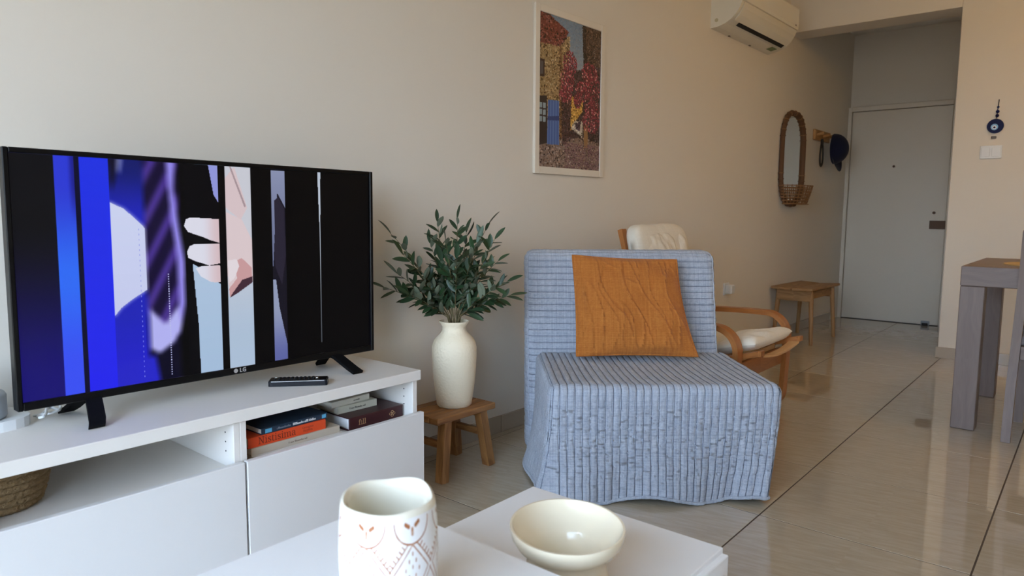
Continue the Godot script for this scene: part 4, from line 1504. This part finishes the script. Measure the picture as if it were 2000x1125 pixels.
	obj("dish", MB.new().lathe(prof, 96, Vector3.ZERO, tip), M.glaze, d)


# ---------------------------------------------------------------- things on the walls
func build_wall_things() -> void:
	# painting
	var p := on_wall("framed_painting", "tall painting of a village lane with pink blossom in white frame", "painting", 2.90, 1.584)
	var w := 0.572
	var h := 0.775
	var f := 0.034
	var tilt := Basis(Vector3(0, 0, 1), 0.006)
	for s in [-1.0, 1.0]:
		obj("frame_stile", bx(tilt * Vector3(s * (w / 2 - f / 2), 0, 0.0075), Vector3(f, h, 0.015), 0.002, tilt), M.frame_white, p)
		obj("frame_rail", bx(tilt * Vector3(0, s * (h / 2 - f / 2), 0.0075), Vector3(w - 2 * f, f, 0.0145), 0.002, tilt), M.frame_white, p)
	var pm := mat(Color.WHITE, 0.5)
	pm.albedo_texture = village_painting()
	var pic := MB.new()
	var ix: Vector3 = tilt * Vector3(w / 2 - f + 0.002, 0, 0)
	var iy: Vector3 = tilt * Vector3(0, h / 2 - f + 0.002, 0)
	var c := Vector3(0, 0, 0.010)
	pic.poly([c - ix + iy, c + ix + iy, c + ix - iy, c - ix - iy], Vector3(0, 0, 1), [Vector2(0, 0), Vector2(1, 0), Vector2(1, 1), Vector2(0, 1)])
	var canvas := obj("canvas", pic, pm, p)
	canvas.set_meta("label", "painted village lane with blue door and flowering trees")
	obj("backing", bx(Vector3(0, 0, 0.005), Vector3(w - f, h - f, 0.008), 0.0, tilt), M.black_matt, p)

	# air conditioner
	var a := on_wall("air_conditioner", "cream wall air conditioner high up beside the hall opening", "air conditioner", 4.41, 2.205)
	var len := 0.965
	var turn := Basis(Vector3(0, 0, 1), Vector3(0, 1, 0), Vector3(1, 0, 0))  # profile x -> out of wall, extrusion -> along the wall
	var prof := PackedVector2Array()
	for q in [[0.0, 0.0], [0.05, 0.004], [0.10, 0.018], [0.14, 0.040], [0.172, 0.070], [0.195, 0.105], [0.207, 0.135], [0.207, 0.29], [0.0, 0.29]]: prof.append(Vector2(q[0], q[1]))
	obj("body", MB.new().extrude(prof, 0.0, len, turn), M.ac, a)
	var panel := PackedVector2Array()
	for q in [[0.205, 0.139], [0.217, 0.142], [0.221, 0.16], [0.221, 0.28], [0.214, 0.29], [0.2, 0.29]]: panel.append(Vector2(q[0], q[1]))
	obj("front_panel", MB.new().extrude(panel, 0.004, len - 0.004, turn), M.ac, a)
	var flap := PackedVector2Array()
	for q in [[0.147, 0.036], [0.150, 0.032], [0.182, 0.064], [0.204, 0.100], [0.214, 0.132], [0.208, 0.134], [0.196, 0.104], [0.174, 0.068]]: flap.append(Vector2(q[0], q[1]))
	obj("louvre", MB.new().extrude(flap, 0.03, len - 0.03, turn), M.ac, a)
	var slot := PackedVector2Array()
	for q in [[0.118, 0.0235], [0.121, 0.020], [0.148, 0.038], [0.145, 0.043]]: slot.append(Vector2(q[0], q[1]))
	obj("air_slot_shade", MB.new().extrude(slot, 0.12, len - 0.06, turn), M.slot_shade, a)  # solid strip, the shade inside the air outlet given as dark colour
	obj("sticker", bx(Vector3(len - 0.12, 0.0085, 0.075), Vector3(0.09, 0.002, 0.045), 0.0, Basis(Vector3(1, 0, 0), -0.2)), mat(Color8(110, 126, 84), 0.6), a)
	for x in [0.09, len - 0.06]: obj("screw_cover", bx(Vector3(x, 0.165, 0.2215), Vector3(0.016, 0.012, 0.003), 0.001), mat(Color8(150, 136, 118), 0.5), a)
	obj("side_emblem", MB.new().tube([Vector3(-0.0015, 0.045, 0.04), Vector3(0.001, 0.045, 0.04)], 0.012, -1.0, 16), mat(Color8(190, 182, 150), 0.6), a)
	for x in [0.26, 0.6]: obj("clip", bx(Vector3(x, -0.001, 0.012), Vector3(0.02, 0.006, 0.012), 0.001), mat(Color8(120, 108, 92), 0.6), a)

	# socket with a plug adapter, low behind the chairs
	var s := on_wall("wall_socket", "small white wall socket with plug adapter behind the armchair", "socket", 4.80, 0.485)
	obj("plate", bx(Vector3(0.0, 0, 0.005), Vector3(0.085, 0.085, 0.01), 0.003), M.white_plastic, s)
	obj("adapter", bx(Vector3(-0.005, 0, 0.035), Vector3(0.06, 0.062, 0.05), 0.006), M.white_plastic, s)

	# rattan mirror
	var m := on_wall("rattan_mirror", "long oval mirror in rattan frame with a small basket below", "mirror", 5.945, 1.10)
	var mw := 0.245
	var mh := 0.735
	var loop := []
	var outline := PackedVector2Array()
	for k in 64:
		var ang := TAU * k / 64.0
		var x := signf(cos(ang)) * pow(absf(cos(ang)), 0.75) * mw
		var y := sin(ang) * mw + (mh - 2 * mw if sin(ang) > 0.0 else 0.0) + mw
		if absf(sin(ang)) < 0.001: y = mw
		loop.append(Vector3(x, y, 0.022))
		outline.append(Vector2(x, y))
	obj("frame", MB.new().tube(loop, 0.019, -1.0, 10, true), M.rattan, m)
	obj("glass", MB.new().extrude(outline, 0.006, 0.016), M.mirror, m)
	# binding rings round the frame
	for k in 32:
		var p0: Vector3 = loop[k * 2]
		var p1: Vector3 = loop[(k * 2 + 1) % 64]
		var tg := (p1 - p0).normalized()
		var e := tg.cross(Vector3(0, 0, 1)).normalized()
		var ring := []
		for j in 10:
			var q := TAU * j / 10.0
			ring.append(p0 + e * cos(q) * 0.0205 + Vector3(0, 0, 1) * sin(q) * 0.0205)
		obj("binding", MB.new().tube(ring, 0.0035, -1.0, 5, true), M.rattan_light if k % 2 == 0 else M.rattan, m)
	var weave := MB.new()
	for ring in 7:
		var y := 0.005 + ring * 0.024
		var grow := 0.16 + 0.012 * ring
		var pts := []
		for k in 21:
			var ang := PI * k / 20.0
			pts.append(Vector3(cos(ang) * minf(grow + 0.05, 0.245), y, 0.03 + sin(ang) * grow * 0.62))
		weave.tube(pts, 0.0045, -1.0, 6)
	for k in 15:
		var ang := PI * (k + 0.5) / 15.0
		weave.tube([Vector3(cos(ang) * 0.20, 0.0, 0.03 + sin(ang) * 0.099), Vector3(cos(ang) * 0.245, 0.155, 0.03 + sin(ang) * 0.145)], 0.004, -1.0, 6)
	for k in 6: weave.tube([Vector3(-0.19 + k * 0.076, 0.003, 0.02), Vector3(-0.17 + k * 0.068, 0.003, 0.11)], 0.004, -1.0, 6)
	obj("basket", weave, M.rattan_light, m)

	# hook rack, cap and strap
	var k := on_wall("hook_rack", "short wooden hook rack on the wall beside the mirror", "hook rack", 6.66, 1.715)
	obj("board", bx(Vector3(0, 0, 0.012), Vector3(0.40, 0.09, 0.022), 0.004), M.rack_wood, k)
	for x in [-0.15, 0.02, 0.15]: obj("peg", MB.new().tube([Vector3(x, 0, 0.02), Vector3(x, 0.012, 0.08)], 0.012, 0.014, 12), M.rack_wood, k)
	var cap := on_wall("baseball_cap", "dark navy cap hanging from the wooden hook rack", "cap", 6.80, 1.60, 0.135)
	var crown := func(u: float, w: float) -> Vector3:
		var az := u * TAU
		var el := w * PI * 0.5
		var q := Vector3(cos(az) * cos(el), sin(az) * cos(el), sin(el))
		return Vector3(q.x * 0.118, q.y * 0.135 + 0.01, q.z * 0.125 - 0.055)
	obj("crown", MB.new().sheet(crown, 48, 20), M.cap_cloth, cap)
	var brim := func(u: float, w: float, sg: float) -> Vector3:
		var az := lerpf(PI * 1.2, PI * 1.8, u)
		var rr := lerpf(0.118, 0.175 + 0.025 * sin(u * PI), w)
		return Vector3(cos(az) * rr * 0.85, sin(az) * rr + 0.008, -0.05 + 0.03 * w + 0.02 * sin(u * PI) * w + sg)
	obj("brim", MB.new().sheet(func(u: float, w: float) -> Vector3: return brim.call(u, w, 0.003), 24, 8).sheet(func(u: float, w: float) -> Vector3: return brim.call(u, w, 0.0), 24, 8, -1.0), M.cap_cloth, cap)
	obj("button", MB.new().lathe([Vector2(0.007, 0), Vector2(0.006, 0.004), Vector2(0, 0.006)], 12, Vector3(0, 0.01, 0.068)), M.cap_cloth, cap)
	var st := on_wall("key_strap", "thin dark strap hanging in a loop from the hook rack", "strap", 6.50, 1.70, 0.07)
	var lp := []
	for q in 28:
		var ang := TAU * q / 28.0
		lp.append(Vector3(sin(ang) * 0.045 * (0.55 + 0.45 * (1.0 - cos(ang)) * 0.5), -0.155 + cos(ang) * 0.105, 0))
	obj("loop", MB.new().tube(lp, 0.008, -1.0, 6, true), M.black_matt, st)
	obj("knot", bx(Vector3(0, -0.05, 0), Vector3(0.03, 0.05, 0.02), 0.006), M.black_matt, st)

	# evil-eye charm and switch on the partition
	var ch := thing("evil_eye_charm", "dark blue glass eye charm on a beaded cord above the switch", "charm", Vector3(-0.598, 1.62, -PART_D))
	obj("glass_disc", MB.new().tube([Vector3(0, 0, 0.002), Vector3(0, 0, 0.012)], 0.048, -1.0, 32), M.eye_blue, ch)
	obj("pale_ring", MB.new().tube([Vector3(-0.004, -0.006, 0.012), Vector3(-0.004, -0.006, 0.0135)], 0.021, -1.0, 24), M.eye_light, ch)
	obj("iris", MB.new().tube([Vector3(-0.004, -0.008, 0.0135), Vector3(-0.004, -0.008, 0.015)], 0.012, -1.0, 20), M.plain_white, ch)
	obj("pupil", MB.new().tube([Vector3(-0.004, -0.009, 0.015), Vector3(-0.004, -0.009, 0.0165)], 0.007, -1.0, 16), M.eye_blue, ch)
	obj("cord", MB.new().tube([Vector3(0.01, 0.175, 0.006), Vector3(0.003, 0.05, 0.006)], 0.003, -1.0, 6), M.black_matt, ch)
	for q in [[0.068, 0.0115], [0.095, 0.0115], [0.125, 0.008]]:
		obj("bead", MB.new().lathe([Vector2(0, -q[1]), Vector2(q[1] * 0.7, -q[1] * 0.7), Vector2(q[1], 0), Vector2(q[1] * 0.7, q[1] * 0.7), Vector2(0, q[1])], 14, Vector3(0.004 + q[0] * 0.035, q[0], 0.011)), M.eye_blue, ch)
	obj("tassel", bx(Vector3(-0.004, -0.075, 0.008), Vector3(0.03, 0.018, 0.01), 0.003), mat(Color8(96, 88, 84), 0.5), ch)
	var sw := thing("light_switch", "white light switch plate under the blue eye charm", "light switch", Vector3(-0.612, 1.448, -PART_D))
	obj("plate", bx(Vector3(0, 0, 0.005), Vector3(0.125, 0.088, 0.01), 0.003), M.white_plastic, sw)
	for x in [-0.03, 0.03]: obj("rocker", bx(Vector3(x, 0, 0.012), Vector3(0.05, 0.062, 0.006), 0.002, Basis(Vector3(1, 0, 0), 0.05)), M.white_plastic, sw)


# ---------------------------------------------------------------- hall: door and bench
func build_hall() -> void:
	var z := -(END_D + 0.05)
	var d := thing("door_1", "plain white front door at the end of the hall", "door", Vector3(0, 0, z), 0.0, "", "structure")
	var x0 := -1.935
	var x1 := -1.095
	var h := 2.005
	obj("leaf", bx(Vector3((x0 + x1) / 2, h / 2 + 0.004, 0.02), Vector3(x1 - x0, h, 0.04), 0.002), M.door, d)
	obj("jamb", bx(Vector3(x0 - 0.026, (h + 0.05) / 2, 0.025), Vector3(0.044, h + 0.05, 0.07), 0.003), M.door, d)
	obj("jamb", bx(Vector3(x1 + 0.031, (h + 0.05) / 2, 0.025), Vector3(0.054, h + 0.05, 0.07), 0.003), M.door, d)
	obj("door_head", bx(Vector3((x0 + x1) / 2, h + 0.032, 0.025), Vector3(x1 - x0 + 0.01, 0.046, 0.07), 0.003), M.door, d)
	obj("lock_plate", bx(Vector3(-1.155, 0.935, 0.047), Vector3(0.13, 0.078, 0.016), 0.003), M.brass, d)
	obj("keyhole", MB.new().tube([Vector3(-1.19, 1.045, 0.038), Vector3(-1.19, 1.045, 0.046)], 0.013, -1.0, 16), M.brass, d)
	obj("peephole", MB.new().tube([Vector3(-1.548, 1.48, 0.038), Vector3(-1.548, 1.48, 0.045)], 0.011, -1.0, 16), M.brass, d)
	obj("threshold", bx(Vector3((x0 + x1) / 2, 0.002, 0.05), Vector3(x1 - x0, 0.004, 0.04), 0.001), M.black_matt, d)
	# door stop on the floor in front of the door
	var s := thing("door_stop", "small clear and metal door stop on the floor by the door", "door stop", Vector3(-1.195, 0, -END_D + 0.02))
	obj("bracket", bx(Vector3(0, 0.022, 0), Vector3(0.07, 0.04, 0.018), 0.003), M.grey_plastic, s)
	obj("rubber", bx(Vector3(0, 0.012, 0.018), Vector3(0.05, 0.022, 0.018), 0.004), M.black_matt, s)

	# bench with two boards dipping to the middle
	var b := thing("wooden_bench", "light wooden bench with dipped seat standing by the hall wall", "bench", Vector3(-1.815, 0, -5.93), PI / 2 - 0.035)
	var top := 0.45
	for s2 in [-1.0, 1.0]:
		var mm := MB.new()
		mm.off = Vector2(0.3 * s2, 0.1)
		mm.box(Vector3(0, top - 0.014, s2 * 0.0835), Vector3(0.655, 0.02, 0.158), 0.003, Basis(Vector3(1, 0, 0), -s2 * 0.055))
		obj("seat_board", mm, M.bench_wood, b)
		obj("end_apron", bx(Vector3(s2 * 0.262, top - 0.068, 0), Vector3(0.022, 0.085, 0.27), 0.003), M.bench_wood, b)
		obj("side_apron", bx(Vector3(0, top - 0.062, s2 * 0.118), Vector3(0.50, 0.06, 0.018), 0.003), M.bench_wood, b)
		for sz in [-1.0, 1.0]:
			var mm2 := MB.new()
			mm2.off = Vector2(0.2 * sz, 0.4 * s2)
			mm2.tube([Vector3(s2 * 0.245, top - 0.03, sz * 0.125), Vector3(s2 * 0.268, 0.0, sz * 0.150)], 0.019, 0.014, 14)
			obj("leg", mm2, M.bench_wood, b)


# ---------------------------------------------------------------- dining corner
func build_dining() -> void:
	var t := thing("dining_table", "grey brown wooden dining table with square legs", "table", Vector3(0.23, 0, -4.335))
	var lx := 0.72
	var lz := 0.455
	obj("tabletop", bx(Vector3(0, 0.7325, 0), Vector3(lx * 2, 0.093, lz * 2), 0.003), M.grey_wood, t)
	for sx in [-1.0, 1.0]:
		for sz in [-1.0, 1.0]: obj("leg", bx(Vector3(sx * (lx - 0.05), 0.343, sz * (lz - 0.05)), Vector3(0.098, 0.684, 0.098), 0.003), M.grey_wood, t)
	for q in [[-0.17, -4.2, 0.185, "round woven placemat nearest on the dining table"], [-0.15, -4.60, 0.17, "round woven placemat farther back on the dining table"]]:
		var pm := thing("placemat", q[3], "placemat", Vector3(q[0], 0.779, q[1]), 0.0, "placemats on the dining table")
		var prof := [Vector2(0, 0), Vector2(q[2], 0)]
		for k in 25:
			var r: float = q[2] * (1.0 - k / 24.0)
			prof.append(Vector2(r, 0.006 + 0.0015 * absf(sin(k * PI / 2.0))))
		obj("weave", MB.new().lathe(prof, 48), M.placemat, pm)

	var c := thing("dining_chair", "grey brown wooden dining chair tucked against the dining table", "chair", Vector3(-0.045, 0, -4.02))
	# back posts towards the camera, seat under the table
	for s in [-1.0, 1.0]:
		var bow := [Vector3(s * 0.215, 0.0, 0.225), Vector3(s * 0.213, 0.25, 0.205), Vector3(s * 0.208, 0.45, 0.19), Vector3(s * 0.20, 0.70, 0.205), Vector3(s * 0.195, 0.95, 0.245)]
		obj("back_post", MB.new().sweep(bow, Vector3(1, 0, 0), 0.036, 0.042), M.grey_wood, c)
		obj("leg", MB.new().sweep([Vector3(s * 0.195, 0.44, -0.2), Vector3(s * 0.20, 0.0, -0.205)], Vector3(1, 0, 0), 0.038, 0.038), M.grey_wood, c)
		obj("side_rail", bx(Vector3(s * 0.2, 0.405, 0.0), Vector3(0.022, 0.06, 0.36), 0.002), M.grey_wood, c)
	obj("rear_rail", bx(Vector3(0, 0.405, 0.19), Vector3(0.38, 0.06, 0.022), 0.002), M.grey_wood, c)
	obj("front_rail", bx(Vector3(0, 0.405, -0.2), Vector3(0.36, 0.06, 0.022), 0.002), M.grey_wood, c)
	var half := Vector3(0.225, 0.024, 0.205)
	var pad := func(p: Vector3) -> Vector3:
		var q := p.clamp(-(half - Vector3.ONE * 0.022), half - Vector3.ONE * 0.022)
		return Vector3(0, 0.46, -0.015) + q + (p - q).normalized() * 0.022
	var pm2 := MB.new()
	for s in [-1.0, 1.0]:
		pm2.sheet(func(u: float, w: float) -> Vector3: return pad.call(Vector3(lerpf(-half.x, half.x, u), s * half.y, lerpf(half.z, -half.z, w))), 24, 24, s)
		pm2.sheet(func(u: float, w: float) -> Vector3: return pad.call(Vector3(lerpf(-half.x, half.x, u), lerpf(-half.y, half.y, w), s * half.z)), 24, 6, s)
		pm2.sheet(func(u: float, w: float) -> Vector3: return pad.call(Vector3(s * half.x, lerpf(-half.y, half.y, w), lerpf(half.z, -half.z, u))), 24, 6, s)
	obj("seat_pad", pm2, M.seat_cloth, c)
	for y in [0.62, 0.75, 0.88]: obj("back_slat", bx(Vector3(0, y, 0.198 + maxf(0.0, y - 0.66) * 0.16), Vector3(0.37, 0.07, 0.016), 0.003), M.grey_wood, c)
